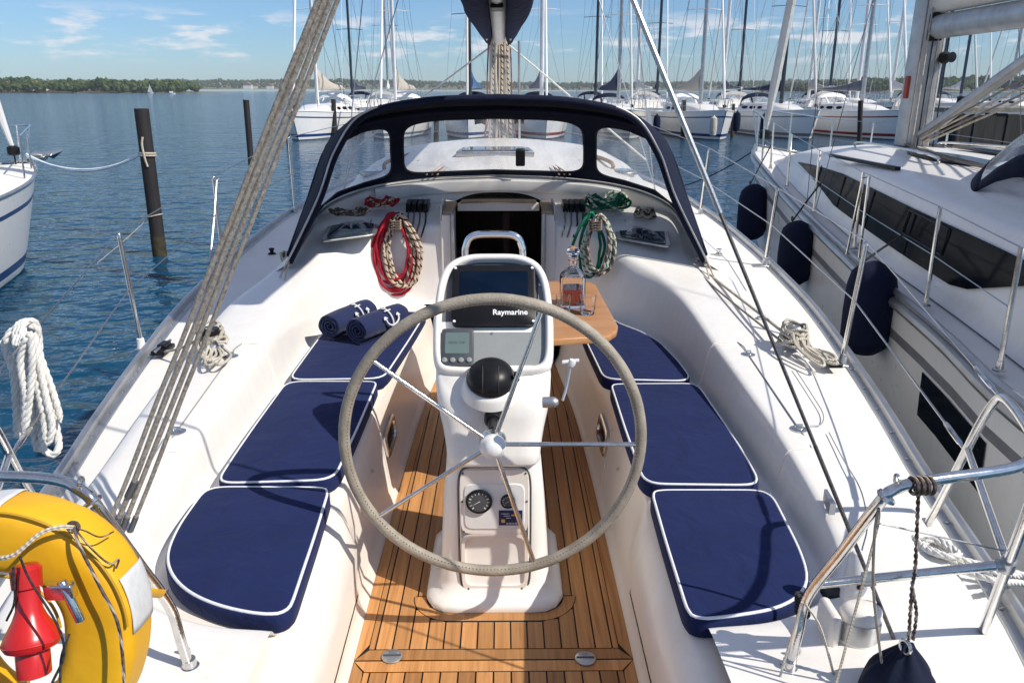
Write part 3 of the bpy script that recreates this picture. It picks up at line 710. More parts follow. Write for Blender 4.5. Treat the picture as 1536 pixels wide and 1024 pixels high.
    for s in (-1, 1):
        b = cr([V((s*k[0][0], k[0][1], .445)) for k in K[s]], NT); c = cr([V((s*k[1][0], k[1][1], k[1][2])) for k in K[s]], NT); o = cr([V((s*k[2][0], k[2][1], k[2][2])) for k in K[s]], NT)
        rows = []
        for (a, h) in ((-.35, 0), (0, .01), (.18, .05), (.34, .16), (.48, .38), (.62, .64), (.76, .85), (.88, .95), (1.0, 1.0)):
            rows.append([V((lerp(b[i].x, c[i].x, a), lerp(b[i].y, c[i].y, a), lerp(b[i].z, c[i].z, h))) for i in range(NT)])
        for w, dz in ((.06, .004), (.25, .008), (.5, .010), (.8, .006), (.94, .0), (1.0, -.012)):
            rows.append([c[i].lerp(o[i], w)+V((0, 0, dz)) for i in range(NT)])
        ft = []
        for i in range(NT):
            y = o[i].y; dz = max(0, min(1, (5.15-y)/.35)); ft.append(V((o[i].x+s*.03*dz, y, lerp(o[i].z-.02, min(tz(y)-.02, o[i].z-.02), dz))))
        rows.append(ft); mb = MB(); mb.grid(rows); cm = mb.build('coaming', M['gel'], Yt, angle=75, recalc=True); edge[s] = (b, c, o)
        # moulding seams across the seat back, and the locker lid seam along the top with its two padeyes
        def sec(i, outer):
            q = [V((lerp(b[i].x, c[i].x, a), lerp(b[i].y, c[i].y, a), lerp(b[i].z, c[i].z, h)))+V((-s*.001, 0, .0015)) for a, h in ((.18, .05), (.34, .16), (.48, .38), (.62, .64), (.76, .85), (.88, .95), (1, 1))]
            return q+[c[i].lerp(o[i], w)+V((0, 0, .0085)) for w in outer]
        idx = lambda yv: min(range(NT), key=lambda i: abs(c[i].y-yv)+(9 if i < 20 else 0))
        i1, i2 = idx(2.62), idx(3.77)
        mb = MB(); l1 = sec(i1, (.1, .2, .26)); l2 = sec(i2, (.1, .2, .28))
        mb.tube(cr(l1, 30), .0035, 6); mb.tube(cr(l2, 30), .0035, 6)
        build_each(mb, 'moulding_seam', M['gel_cream'], cm)
        p1, p2 = c[idx(2.82)].lerp(o[idx(2.82)], .26)+V((0, 0, .011)), c[idx(3.55)].lerp(o[idx(3.55)], .30)+V((0, 0, .011))
        mb = MB(); mb.tube(cr([l1[-1], l1[-1]+V((s*.012, .09, .001)), p1, p1.lerp(p2, .5), p2, l2[-1]+V((s*.01, -.08, .0)), l2[-1]], 40), .0030, 6); mb.build('locker_seam', M['grey_panel'], cm)
        for p in (p1, p2):
            mb = MB(); mb.lathe([(.034, 0), (.034, .003), (.026, .006), (0, .007)], p-V((0, 0, .004)), n=20)
            q = mb.build('padeye', M['steel'], Yt)
            mb = MB(); mb.tube([p+V((-.014, 0, .0)), p+V((-.012, 0, .016)), p+V((.012, 0, .016)), p+V((.014, 0, 0))], .0035, 6); mb.build('eye', M['steel'], q)
    # ---- seats: fronts and tops
    fl = lambda y: ip([(1.0, .49), (4.2, .48), (5.4, .41)], y)
    for s in (-1, 1):
        rows = []; b = edge[s][0]
        bx = [(abs(p.x), p.y) for p in b]
        def xo(y):
            c_ = [x for x, yy in bx if abs(yy-y) < .06]
            return (max(c_) if c_ else .6)+.02
        yy = [1.15, 1.5]+[1.8+.1*i for i in range(37)]+[5.42]
        for y in yy:
            xi = ip([(1.0, .56), (1.9, .565), (2.6, .59), (3.8, .60), (5.4, .53)], y); f = fl(y)
            o = max(xo(y), xi+.06)
            notch = .035*max(0, min(1, (2.60-y)/.04))
            rows.append([V((s*x, y, z)) for x, z in ((f-.005, -.02), (f, .008), (f+.012, .028), (f+.03-notch*.2, .06), (xi-.05-notch, .30), (xi-.022-notch*.6, .405), (xi-.008, .434), (xi+.016, .446), (xi+.05, .447), (o, .445))])
        mb = MB(); mb.grid(rows); st = mb.build('cockpit_seat', M['gel_cream'], Yt, angle=50)
        face = lambda y, z: V((s*(lerp(fl(y)+.03, ip([(1.0, .56), (1.9, .565), (2.6, .59), (3.8, .60), (5.4, .53)], y)-.05, (z-.06)/.24)), y, z))
        # oval opening port in the seat front
        cpt = face(3.62, .24); ay = V((0, 1, 0)); az = (face(3.62, .30)-face(3.62, .18)).normalized(); nz = V((-s, 0, .3)).normalized()
        def rr(w, h, off, n=28, e=.38):
            out = []
            for i in range(n):
                t = 2*math.pi*i/n; cx, sy = math.cos(t), math.sin(t)
                out.append(cpt+ay*(w*math.copysign(abs(cx)**e, cx))+az*(h*math.copysign(abs(sy)**e, sy))+nz*off)
            return out
        mb = MB(); mb.grid([rr(.155, .068, -.01), rr(.155, .068, .012), rr(.147, .060, .016), rr(.128, .044, .016), rr(.124, .040, .004)], closeu=True); pt = mb.build('opening_port', M['steel'], Yt)
        mb = MB(); mb.add(rr(.126, .042, .005), [list(range(28))]); mb.build('pane', M['tint'], pt)
        # a locker door seam and lift latch in the aft seat front
        mb = MB(); q = [face(2.5, .33), face(2.5, .10), face(1.95, .09), face(1.95, .34)]
        nrm = V((-s*.012, 0, .002)); mb.tube([p+nrm for p in (q[0], q[1], q[2])], .003, 5); mb.build('locker_seam', M['caulk'], st)
        mb = MB(); mb.box(face(2.14, .24)+nrm*1.4, (.012, .028, .075)); mb.build('latch', M['grey_case'], st, bevel=.003)
        mb = MB(); mb.lathe([(.009, 0), (.009, .003), (0, .004)], face(3.12, .30)+nrm*.6, (-s, 0, .25), 12); mb.lathe([(.009, 0), (.009, .003), (0, .004)], face(2.86, .29)+nrm*.6, (-s, 0, .25), 12); build_each(mb, 'turn_button', M['steel'], st)
        mb = MB(); sm = [face(y, z)+nrm*.5 for y, z in ((3.42, .06), (3.42, .30), (3.44, .335), (3.40, .37))]
        mb.tube(sm, .002, 5); mb.build('moulding_seam', M['gel'], st)
    # ---- cockpit sole: black caulking with planks of teak laid on it
    mb = MB(); yy = [1.2+4.2*i/30 for i in range(31)]
    mb.grid([[V((-fl(y), y, 0)), V((0, y, 0)), V((fl(y), y, 0))] for y in yy]); sole = mb.build('cockpit_sole', M['caulk'], Yt, smooth=False)
    G = .0028; TH = .005
    def foot(y, m=0.0):     # half width of the pedestal foot with margin m
        y0 = 2.52-m
        if y < y0 or y > 3.6: return None
        r = .10+m; w = .268+m
        if y < y0+r: return w-r+math.sqrt(max(0, r*r-(y0+r-y)**2))
        return lerp(w, .225+m*.4, min(1, (y-y0-r)/.35))
    def plank(mb, x0, x1, ya, yb, inset=.046, fm=.05, n=420):
        run = []
        def flush():
            nonlocal run
            if len(run) > 2:
                vs = []; n_ = len(run)
                for l, r, y in run: vs += [V((l, y, TH)), V((r, y, TH))]
                mb.add(vs, [[2*i, 2*i+1, 2*i+3, 2*i+2] for i in range(n_-1)])
            run = []
        for i in range(n+1):
            y = lerp(ya, yb, i/n); e = fl(y)-inset; l, r = max(x0+G, -e), min(x1-G, e)
            fw = foot(y, fm) if y < 2.62 else foot(y, .003)
            if fw is not None:
                if (x0+x1)/2 > 0: l = max(l, fw)
                else: r = min(r, -fw)
            if r-l > .003: run.append((l, r, y))
            else: flush()
        flush()
    mb = MB(); W = .0605
    BY0, BY1 = 2.205, 2.315
    for i in range(-9, 9):
        plank(mb, i*W, (i+1)*W, BY1+.004, 5.38); plank(mb, i*W, (i+1)*W, 1.25, BY0-.004)
    for s in (-1, 1):
        for ya, yb in ((BY1-.05, 5.38), (1.25, BY0+.05)):
            ys_ = [lerp(ya, yb, i/40) for i in range(41)]
            def inn(y):
                # mitred against the cross boards
                d = (y-(BY1+.004)) if ya > 2 else (BY0-.004-y)
                return fl(y)-.046+G if d > 0 else lerp(fl(y)-.046+G, fl(y)-.004, min(1, -d/.05))
            mb.add([V((s*x, y, TH)) for y in ys_ for x in (inn(y), fl(y)-.002)], [[2*i, 2*i+1, 2*i+3, 2*i+2] for i in range(40)])
    def cross(y0, y1, flip):
        e0, e1 = fl(y0)-.004, fl(y1)-.048
        if flip: e0, e1 = e1, e0
        mb.add([V((-e0, y0, TH)), V((e0, y0, TH)), V((e1, y1, TH)), V((-e1, y1, TH))], [[0, 1, 2, 3]])
    cross(2.263, BY1, False); cross(BY0, 2.257, True)
    # king plank round the pedestal foot
    for seg in ((-1, .0), (.0, 1)):
        pa, pb = [], []
        for i in range(25):
            t = lerp(seg[0], seg[1], i/24)
            def kp(m):
                y0 = 2.52-m; r = .10+m; w = .268+m
                a = abs(t); sg = -1 if t < 0 else 1
                if a < .62: return V((sg*(w-r)*a/.62, y0, TH))
                th = (a-.62)/.38*math.pi/2; return V((sg*(w-r+r*math.sin(th)), y0+r-r*math.cos(th), TH))
            pa.append(kp(.002)); pb.append(kp(.047))
        mb.add(pa+pb, [[i, i+1, 25+i+1, 25+i] for i in range(24)])
    mb.build('teak_planking', M['teak'], sole, smooth=False)
    for p in (P(588, 984, z=.008), P(878, 987, z=.008)):
        mb = MB(); mb.lathe([(.036, 0), (.036, .003), (.033, .005), (0, .0055)], p, n=32); q = mb.build('floor_hinge', M['alu'], Yt)
        mb = MB(); mb.box(p+V((0, 0, .0062)), (.062, .006, .003)); mb.build('pin', M['grey_case'], q)
        mb = MB()
        for dx in (-.018, .018):
            for dy in (-.016, .016): mb.lathe([(.004, 0), (.003, .0018), (0, .002)], p+V((dx, dy, .0052)), n=8)
        build_each(mb, 'screw', M['alu'], q)
    # ---- companionway: cheeks, slides, hatch, dark cabin below
    cw = empty('companionway', (0, 5.7, .4), parent=None); cw.parent = Yt; cw.location = V((0, 5.7, .4))-Yt.location
    mb = MB(); mb.box((0, 5.40, .20), (.80, .06, .52)); mb.build('sill', M['gel'], cw, bevel=.01)
    for s in (-1, 1):
        mb = MB(); mb.box((s*.365, 5.70, .74), (.075, .54, .68)); ck = mb.build('cheek', M['gel_cream'], cw, bevel=.008)
        mb = MB(); mb.box((s*.352, 5.70, 1.092), (.075, .50, .028)); mb.build('slide', M['teak_trim'], cw, bevel=.004)
        mb = MB(); mb.box((s*.316, 5.415, .76), (.022, .035, .66)); mb.build('washboard_slot', M['alu'], cw, bevel=.003)
        mb = MB(); mb.box((s*.395, 5.62, 1.09), (.014, .38, .11)); mb.build('hatch_rail', M['alu'], cw, bevel=.003)
    mb = MB(); mb.box((0, 6.25, 1.078), (.60, .60, .022)); ht = mb.build('sliding_hatch', M['gel_cream'], cw, bevel=.004)
    mb = MB(); mb.box((0, 5.95, 1.062), (.62, .022, .060)); mb.build('hatch_front', M['gel_cream'], cw, bevel=.004)
    mb = MB(); mb.tube(cr([(-.27, 5.93, 1.098), (-.25, 5.925, 1.108), (0, 5.92, 1.112), (.25, 5.925, 1.108), (.27, 5.93, 1.098)], 24), .017, 10, flat=.8); mb.build('grab_handle', M['teak_trim'], cw)
    mb = MB(); mb.grid([[V((-.9, 5.50, z)), V((-.9, 7.6, z)), V((.9, 7.6, z)), V((.9, 5.50, z))] for z in (-.5, .2, 1.03)]); mb.add([V((-.9, 5.50, -.5)), V((.9, 5.50, -.5)), V((.9, 7.6, -.5)), V((-.9, 7.6, -.5))], [[0, 1, 2, 3]])
    mb.build('cabin_lining', M['mahogany'], cw, smooth=False, recalc=False)
    mb = MB(); mb.box((.06, 6.6, .3), (.05, .05, 1.4)); mb.box((-.55, 6.7, .1), (.7, .04, 1.0)); build_each(mb, 'cabin_joinery', M['mahogany'], cw)
    # ---- coachroof lofted from the sprayhood base forward
    Bk = [(1.0, 1.345, 4.95, .85), (.85, 1.295, 5.35, 1.0), (.7, 1.22, 5.62, 1.13), (.5, .97, 5.88, 1.215), (.25, .55, 6.02, 1.265), (0, 0, 6.07, 1.285)]
    Fk = [(1.0, 1.335, 4.96, .93), (.85, 1.30, 5.42, 1.21), (.7, 1.15, 5.48, 1.57), (.5, .92, 5.53, 1.715), (.25, .48, 5.57, 1.79), (0, 0, 5.58, 1.81)]
    Ak = [(1.0, 1.335, 4.92, .86), (.85, 1.125, 4.97, 1.25), (.7, 1.01, 5.0, 1.53), (.5, .83, 5.01, 1.755), (.25, .47, 5.0, 1.85), (0, 0, 5.0, 1.872)]
    def crv(k):
        def f(u):
            a = abs(u); s = -1 if u < 0 else 1; kk = k[::-1]
            return V((s*abs(ip([(q[0], q[1]) for q in kk], a)), ip([(q[0], q[2]) for q in kk], a), ip([(q[0], q[3]) for q in kk], a)))
        return f
    B, F, A = crv(Bk), crv(Fk), crv(Ak)
    us = [-1+2*i/60 for i in range(61)]
    def sect(y):
        w = ip([(6.2, 1.0), (8, .93), (9.5, .62), (10.4, .25)], y); h = ip([(6.2, 1.0), (8, 1.02), (9.5, .62), (10.4, .05)], y); z0 = tz(y)
        return crv([(q[0], q[1]*w, y, z0+(q[2]-.72)*h) for q in ((1, 1.41, .72), (.85, 1.34, .98), (.7, 1.22, 1.14), (.5, .95, 1.24), (.25, .5, 1.295), (0, 0, 1.32))])
    rows = [[V((-1.46, 4.93, .62))]+[B(u) for u in us]+[V((1.46, 4.93, .62))]]
    for y in (6.35, 6.8, 7.4, 8, 8.6, 9.2, 9.8, 10.4):
        f = sect(y); pts = [f(u) for u in us]; rows.append([pts[0]+V((-.03, 0, -.12))]+pts+[pts[-1]+V((.03, 0, -.12))])
    mb = MB(); mb.grid(rows); roof = mb.build('coachroof', M['gel'], Yt, angle=70)
    # raised moulding under the sprayhood (ledge up to the window base)
    rows = [[], [], [], []]
    for u in us:
        t = B(u); a = abs(u); s = -1 if u < 0 else 1
        o = cr([V((s*k[2][0], k[2][1], k[2][2])) for k in K[s]][8:], 40)
        q = V((s*.0, 6.0, 1.165)).lerp(o[-1], min(1, a/.22)) if a < .22 else o[int((1-(a-.22)/.78)*39)]
        q = V((q.x, q.y, q.z-.02)) if a >= .22 else V((s*a/.22*.36, 6.0, 1.165+(o[-1].z-1.185)*(a/.22)**3))
        rows[0].append(q); rows[1].append(q.lerp(t, .8)+V((0, -.012, -.004))); rows[2].append(q.lerp(t, .97)+V((0, -.004, .004))); rows[3].append(t+V((0, .02, .006)))
    mb = MB(); mb.grid(rows); md = mb.build('hood_moulding', M['gel_cream'], Yt, angle=60)
    mb = MB(); mb.tube([B(u)+V((0, -.012, -.02)) for u in us], .011, 6); mb.build('bolt_rope_track', M['alu'], md)
    # deck hatch, rails, blocks ahead of the mast seen through the window
    hz = 1.37
    mb = MB(); hp_ = [V((x, y, hz)) for x, y in ((-.36, 6.75), (.30, 6.75), (.27, 7.25), (-.33, 7.25))]; mb.slab(hp_, .045, .012, .0); hh = mb.build('roof_hatch', M['alu'], Yt)
    mb = MB(); mb.slab([V((x*.86-.003, 7.0+(y-7.0)*.84, hz+.046)) for x, y in ((-.36, 6.75), (.30, 6.75), (.27, 7.25), (-.33, 7.25))], .008, .003); mb.build('pane', M['hatch_glass'], hh)
    for s in (-1, 1):
        mb = MB(); mb.tube(cr([(s*.95, 6.6, 1.28), (s*.93, 6.65, 1.335), (s*.80, 7.4, 1.35), (s*.62, 8.1, 1.36), (s*.60, 8.15, 1.31)], 30), .016, 8); mb.build('hand_rail', M['teak_trim'], Yt)
        for k in range(3):
            mb = MB(); mb.tube(sag((s*(.46+.04*k), 5.98, 1.30), (s*(.12+.03*k), 8.05, 1.42), .0), .006, 6); mb.build('led_line', M['rope_rust' if k == 1 else 'rope_beige'], Yt)
        mb = MB(); mb.box((s*.62, 6.9, 1.315), (.16, .30, .05)); mb.build('deck_organiser', M['alu'], Yt, bevel=.01)
        mb = MB(); mb.slab([V((s*1.03+x*.11, 6.55+y*.16, 1.245-s*0)) for x, y in [(math.cos(a/12*math.pi), math.sin(a/12*math.pi)) for a in range(24)]], .03, .01); vt = mb.build('side_hatch', M['alu'], Yt)
        mb = MB(); mb.slab([V((s*1.03+x*.085, 6.55+y*.13, 1.274)) for x, y in [(math.cos(a/12*math.pi), math.sin(a/12*math.pi)) for a in range(24)]], .006, .002); mb.build('pane', M['hatch_glass'], vt)
    # fine moulding lines of locker lids and steps on the coaming tops
    def on_top(px, py):
        z = .65
        for _ in range(8): q = P(px, py, z=z); z = .443+.0655*q.y
        return V((q.x, q.y, z+.011))
    for k, pts in enumerate(([(1192, 556), (1218, 596), (1234, 624), (1231, 640), (1215, 642)], [(1243, 652), (1264, 692), (1290, 738), (1300, 790), (1292, 830)], [(196, 768), (222, 706), (246, 662)])):
        mb = MB(); mb.tube(cr([on_top(*p) for p in pts], 30), .0022, 5); mb.build('lid_seam', M['grey_panel'], Yt)
    # ---- sprayhood
    sh = empty('sprayhood'); sh.parent = Yt; sh.location = V((0, 5.5, .9))-Yt.location
    def S(u, v):
        b, f = B(u), F(u); w = .035*math.sin(math.pi*v)*(1 if abs(u) < .95 else .2)
        p = b.lerp(f, v); n = V((p.x*.55, .9, .2)).normalized(); return p+n*w+V((0, 0, .006))
    mb = MB()
    panels = [(-.945, -.358, -.895, -.388), (-.358, .322, -.332, .298), (.322, .945, .352, .895)]
    panes = []
    for k, (ua, ub, wa, wb) in enumerate(panels):
        n = 56; inner, outer = [], []
        for i in range(n):
            t = 2*math.pi*i/n; cx, sy = math.cos(t), math.sin(t); e = .30
            sx_, sy_ = math.copysign(abs(cx)**e, cx), math.copysign(abs(sy)**e, sy)
            m = max(abs(cx), abs(sy)); ox, oy = cx/m, sy/m
            va, vb = (.075, .80)
            uu = lerp(wa, wb, .5+.5*sx_); vv = lerp(va, vb, .5+.5*sy_)
            if k != 1:      # side windows taper towards the aft corner
                out = abs(uu); f_ = max(0, (out-.6)/.295); vv = lerp(vv, lerp(.08, .64, (vv-va)/(vb-va)), f_)
            inner.append((uu, vv)); outer.append((lerp(ua, ub, .5+.5*ox), .5+.5*oy))
        rows = [[S(*(lerp(a[0], b_[0], q), lerp(a[1], b_[1], q))) for a, b_ in zip(outer, inner)] for q in (0, .33, .66, 1)]
        mb.grid(rows, closeu=True)
        cu, cv = sum(a[0] for a in inner)/n, sum(a[1] for a in inner)/n
        panes.append([[S(lerp(a[0], cu, q), lerp(a[1], cv, q)) for a in inner] for q in (-.015, .15, .35, .55, .75, .9, .995)])
    for ua, ub in ((-1, -.945), (.945, 1)): mb.grid([[S(lerp(ua, ub, i/4), v/8) for i in range(5)] for v in range(9)])
    mb.build('front_panel', M['navy_canvas'], sh, solid=.006, angle=180, weld=True)
    for pn in panes:
        mb = MB(); mb.grid(pn, closeu=True); mb.build('window', M['clear'], sh, angle=180)
        mb = MB(); mb.tube(pn[0], .006, 6, closed=True); mb.build('window_binding', M['black_matt'], sh)
    mb = MB(); rows = []
    for q in (-.04, 0, .25, .5, .75, 1.0):
        rows.append([(A(u).lerp(F(u), max(q, 0))+V((0, 0, .03*math.sin(math.pi*max(0, q))*max(0, 1-abs(u)**4)-(.035 if q < 0 else 0)*(1-abs(u)**3))))+V((0, .01 if q < 0 else 0, 0)) for u in us])
    mb.grid(rows); mb.build('canopy', M['navy_canvas'], sh, solid=.008, angle=180)
    mb = MB(); mb.tube([A(u)+V((0, .02, -.012)) for u in us], .019, 8); mb.build('hoop', M['navy_canvas'], sh)
    mb = MB(); mb.tube([F(u)+V((0, -.03, -.03)) for u in us], .016, 8); mb.build('hoop', M['navy_canvas'], sh)
    for s in (-1, 1):
        mb = MB(); mb.tube([A(s*lerp(.42, 1.0, i/24))+V((s*.004, -.018, .006)) for i in range(25)], .0065, 6); mb.build('edge_trim', M['alu'], sh)
        mb = MB(); e = A(s*1.0); mb.tube([e+V((0, 0, .02)), V((s*1.36, 4.78, .79))], .006, 6); mb.tube([e+V((0, 0, .0)), V((s*1.32, 4.74, .785))], .005, 6); build_each(mb, 'hood_strap', M['rope_beige'], sh)
    mb = MB(); mb.box((.165, 5.93, 1.43), (.07, .02, .13)); mb.build('mast_block', M['black'], Yt, bevel=.015)
    rows = []
    gu = [-.47+.94*i/40 for i in range(41)]
    for dy, dz in ((.0, -.018), (-.075, -.022), (-.088, -.030), (-.092, -.098), (-.085, -.108), (.02, -.108)): rows.append([B(u)+V((-.05*u*abs(dy)*10, dy, dz)) for u in gu])
    mb = MB(); mb.grid(rows, cap0=False); mb.add([r_[0] for r_ in rows], [list(range(len(rows)))]); mb.add([r_[-1] for r_ in rows], [list(range(len(rows)))]); mb.build('hatch_garage', M['gel'], Yt, angle=40)
    # ---- small opening hatches on the ledge, winches, clutches
    def on_ledge(s, i, w):
        return edge[s][1][i].lerp(edge[s][2][i], w)
    for s, pts in ((-1, ((478, 360), (565, 352), (572, 333), (500, 337))), (1, ((925, 357), (1010, 367), (1000, 345), (918, 338)))):
        mb = MB(); q = []
        for px, py in pts:
            p = P(px, py, z=.97 if s < 0 else .955); q.append(V((p.x, p.y, .975 if s < 0 else .96)))
        q = [V((p.x, 5.30+(p.y-5.30)*.8, p.z+(p.y-5.4)*.10)) for p in q]
        c_ = sum(q, V())/4; q2 = [c_+(p-c_)*.84+V((0, 0, .011)) for p in q]
        def rcorner(w):
            o = []
            for i in range(4):
                a_, b_, d_ = w[i-1], w[i], w[(i+1) % 4]
                o += [b_.lerp(a_, .16), b_.lerp(a_, .05).lerp(b_.lerp(d_, .05), .5), b_.lerp(d_, .16)]
            return resample(o, 60, True)
        mb.slab(rcorner(q), .012, .005); h_ = mb.build('ledge_hatch', M['alu'], Yt)
        mb = MB(); mb.slab(rcorner(q2), .004, .0015); mb.build('pane', M['tint_blue'], h_)
    def winch(p, k=1.0, ax=(0, 0, 1)):
        w = empty('winch'); w.parent = Yt; w.location = V(p)-Yt.location
        mb = MB(); mb.lathe([(.055*k, 0), (.055*k, .012*k), (.048*k, .02*k)], p, ax, 24); mb.build('base', M['black'], w)
        mb = MB(); mb.lathe([(.046*k, .018*k), (.036*k, .032*k), (.033*k, .06*k), (.037*k, .082*k), (.044*k, .09*k)], p, ax, 24); mb.build('drum', M['steel'], w)
        mb = MB(); mb.lathe([(.047*k, .09*k), (.05*k, .095*k), (.05*k, .104*k), (.046*k, .107*k), (.047*k, .114*k), (.042*k, .12*k), (.018*k, .121*k), (.014*k, .112*k), (0, .112*k)], p, ax, 24); mb.build('self_tailer', M['alu' if k != 1 else 'black'], w)
        return w
    winch(P(597, 345, y=5.56)); winch(P(886, 345, y=5.56))
    winch(P(1190, 518, z=.695), .86); winch(P(318, 528, z=.70), 1.0)
    for s, x0 in ((-1, 612), (1, 846)):
        cl = empty('rope_clutch'); cl.parent = Yt; base = P(x0+14, 322, y=5.74); cl.location = base-Yt.location
        for k in range(4):
            x = base.x-.06+.042*k
            mb = MB(); mb.box((x, 5.80, base.z+.03), (.036, .22, .07)); mb.build('clutch_body', M['black'], cl, bevel=.006)
            mb = MB(); mb.prism([V((x-.0165, 5.69, base.z+.060)), V((x-.0165, 5.69, base.z+.085)), V((x-.0165, 5.80, base.z+.105)), V((x-.0165, 5.89, base.z+.095)), V((x-.0165, 5.89, base.z+.06))], (.033, 0, 0)); mb.build('clutch_lever', M['black'], cl, bevel=.004)
            mb = MB(); mb.tube([V((x, 5.92, base.z+.035)), V((x, 5.70, base.z+.03)), V((x-s*.01, 5.60, base.z+.01)), V((x-s*.02, 5.44, base.z-.015)), V((x-s*.02+(-.03), 5.415, base.z-.11))], .006, 6)
            mb.build('led_line', M[('rope_brown', 'rope_grey', 'rope_rust', 'rope_dark')[k] if s < 0 else ('rope_greenfleck', 'rope_grey', 'rope_dark', 'rope_green')[k]], cl)
    # ---- mast, boom with its stack-pack, gear
    mst = empty('mast'); mst.parent = Yt; mst.location = V((.01, 8.3, 1.35))-Yt.location
    mb = MB(); mb.tube([V((.0, 8.3, 1.3)), V((.0, 8.3, 8)), V((0, 8.25, 16))], [.085, .085, .07], 20, flat=1.35); mb.build('spar', M['mast_grey'], mst)
    mb = MB(); mb.box((0, 8.3, 1.37), (.34, .40, .07)); mb.build('mast_foot', M['black'], mst, bevel=.02)
    rn = random.Random(5)
    for k in range(9):
        x = -.13+.033*k+rn.uniform(-.008, .008); xm = x*.8
        mb = MB(); pts = [V((x*1.15, 8.12, 1.45)), V((x+rn.uniform(-.012, .012), 8.14, 1.75)), V((x*.95+rn.uniform(-.01, .01), 8.15, 2.1)), V((xm, 8.17, 2.5)), V((xm*.9, 8.18, 4)), V((xm*.8, 8.2, 12))]
        mb.tube(cr(pts, 40), .008+.003*(k % 2), 6); mb.build('halyard', M[('rope_rust', 'rope_beige', 'rope_cream', 'rope_beige', 'rope_beige', 'rope_cream', 'rope_beige', 'rope_cream', 'rope_rust')[k]], mst)
    mb = MB(); mb.tube([V((.20, 8.1, 1.4)), V((.19, 7.9, 2.35))], .012, 8); mb.build('kicker', M['mast_grey'], mst)
    for s in (-1, 1):
        mb = MB(); mb.lathe([(.05, 0), (.05, .02), (.035, .05), (.045, .11), (.05, .12), (0, .125)], (s*.13, 8.2, 1.62), (s, 0, 0)); mb.build('mast_winch', M['black'], mst)
        mb = MB(); mb.tube([V((s*1.62, 8.2, .86)), V((s*.9, 8.35, 5.5)), V((0, 8.3, 15))], .006, 5); mb.tube([V((s*1.60, 7.9, .85)), V((0, 8.3, 5.5))], .005, 5); build_each(mb, 'shroud', M['wire'], mst)
        mb = MB(); mb.tube([V((s*.03, 8.2, 2.35)), V((s*1.5, 8.6, 1.35))] if s < 0 else [V((.06, 8.1, 2.35)), V((1.55, 8.4, 1.2))], .009, 6); mb.build('white_guy', M['rope_white'], mst)
    mb = MB(); mb.tube([V((0, 12.9, 1.2)), V((0, 8.2, 16))], .045, 8); mb.build('furled_headsail', M['sail_white'], mst)
    bm_ = empty('boom'); bm_.parent = Yt; bm_.location = V((0, 8.1, 2.4))-Yt.location
    bz = lambda y: lerp(2.42, 2.62, (8.1-y)/4.6)
    def bsec(y, w=.066, h=.10, n=16): return [V((.0+w*math.cos(2*math.pi*i/n), y, bz(y)+h*math.sin(2*math.pi*i/n))) for i in range(n)]
    mb = MB(); mb.grid([bsec(8.08), bsec(7), bsec(5.6), bsec(3.6)], closeu=True, cap0=True, cap1=True); mb.build('spar', M['alu_white'], bm_)
    mb = MB(); mb.box((0, 5.62, bz(5.62)-.10), (.085, .26, .03)); mb.build('sheet_bracket', M['black'], bm_, bevel=.008)
    for s in (-1, 1):
        rows = []
        for i in range(24):
            y = lerp(8.05, 3.5, i/23); t = i/23; fl_ = .02*mnoise.noise(V((y*2, s, 0)))
            w = lerp(.15, .25, min(1, t*2.2)); up_ = lerp(.75, .5, t); dn = lerp(.10, .15, min(1, t*2))
            sec_ = [(.062, -dn*.1), (.085, -dn*.9), (w*.62, -dn), (w*.95+fl_, -dn*.45), (w*1.02+fl_*2, .16), (w*.92+fl_, up_*.6), (w*.5, up_*.9), (.02, up_)]
            rows.append([V((s*x, y, bz(y)+z)) for x, z in sec_])
        mb = MB(); mb.grid([cr(r_, 22) for r_ in rows]); mb.build('sail_cover', M['navy_bag'], bm_, solid=.006, angle=180)
    for x in (-.10, .10):
        mb = MB(); mb.tube([V((x, 6.5, bz(6.5)-.09)), V((x*1.05, 7.4, bz(7.4)-.12)), V((x*1.2, 8.05, bz(8)-.05))], .009, 6); mb.build('reef_line', M['rope_beige'], bm_)
    # ---- backstay bridle: wire to starboard, purchase to port
    top = P(720, -562, y=2.2)
    mb = MB(); a = P(1345, 968, z=.50); mb.tube([a, a.lerp(top, .22)], .0055, 8); mb.tube([a.lerp(top, .22), top], .0048, 8); mb.tube([top, V((0, 8.2, 16))], .005, 6); bs = mb.build('backstay', M['wire_dark'], Yt)
    mb = MB(); mb.tube([a.lerp(top, .46), top], .0075, 8); mb.build('stay_sleeve', M['wire'], bs)
    low = P(197, 800, z=.57); tk = empty('backstay_tackle'); tk.parent = Yt; tk.location = low-Yt.location
    for k, (ox0, ox1, r_, m_) in enumerate(((-18, -15, .0072, 'rope_grey'), (-6, -6, .0088, 'rope_grey'), (6, 5, .0078, 'rope_grey'), (19, 15, .0070, 'rope_grey'))):
        p0 = P(197+ox0-12, 775, y=low.y+.01*k); p1 = P(500+ox1, -20, y=2.19+.01*k); p1b = p1.lerp(top, .25)
        pts = [p0.lerp(p1, i/14)+V((.004*mnoise.noise(V((i*.4, k, 0))), .004*mnoise.noise(V((i*.4, k, 5))), 0)) for i in range(15)]+[p1b]
        mb = MB(); mb.tube(cr(pts, 60), [r_*(1+.07*mnoise.noise(V((i*.45, k, 2)))) for i in range(60)], 8); mb.build('tackle_line', M['rope_weathered'], tk)
        mb = MB(); mb.tube([p0.lerp(p1, -.035), p0.lerp(p1, .0)], r_*1.35, 8); mb.build('shackle', M['grey_case'], tk)
    p0 = P(192, 745, y=low.y+.01); p1 = P(203, 722, y=low.y+.01); mb = MB(); mb.tube([p0, p1], .012, 10); mb.build('block', M['grey_case'], tk)
    return Yt, edge, tx, tz, (A, B, F)
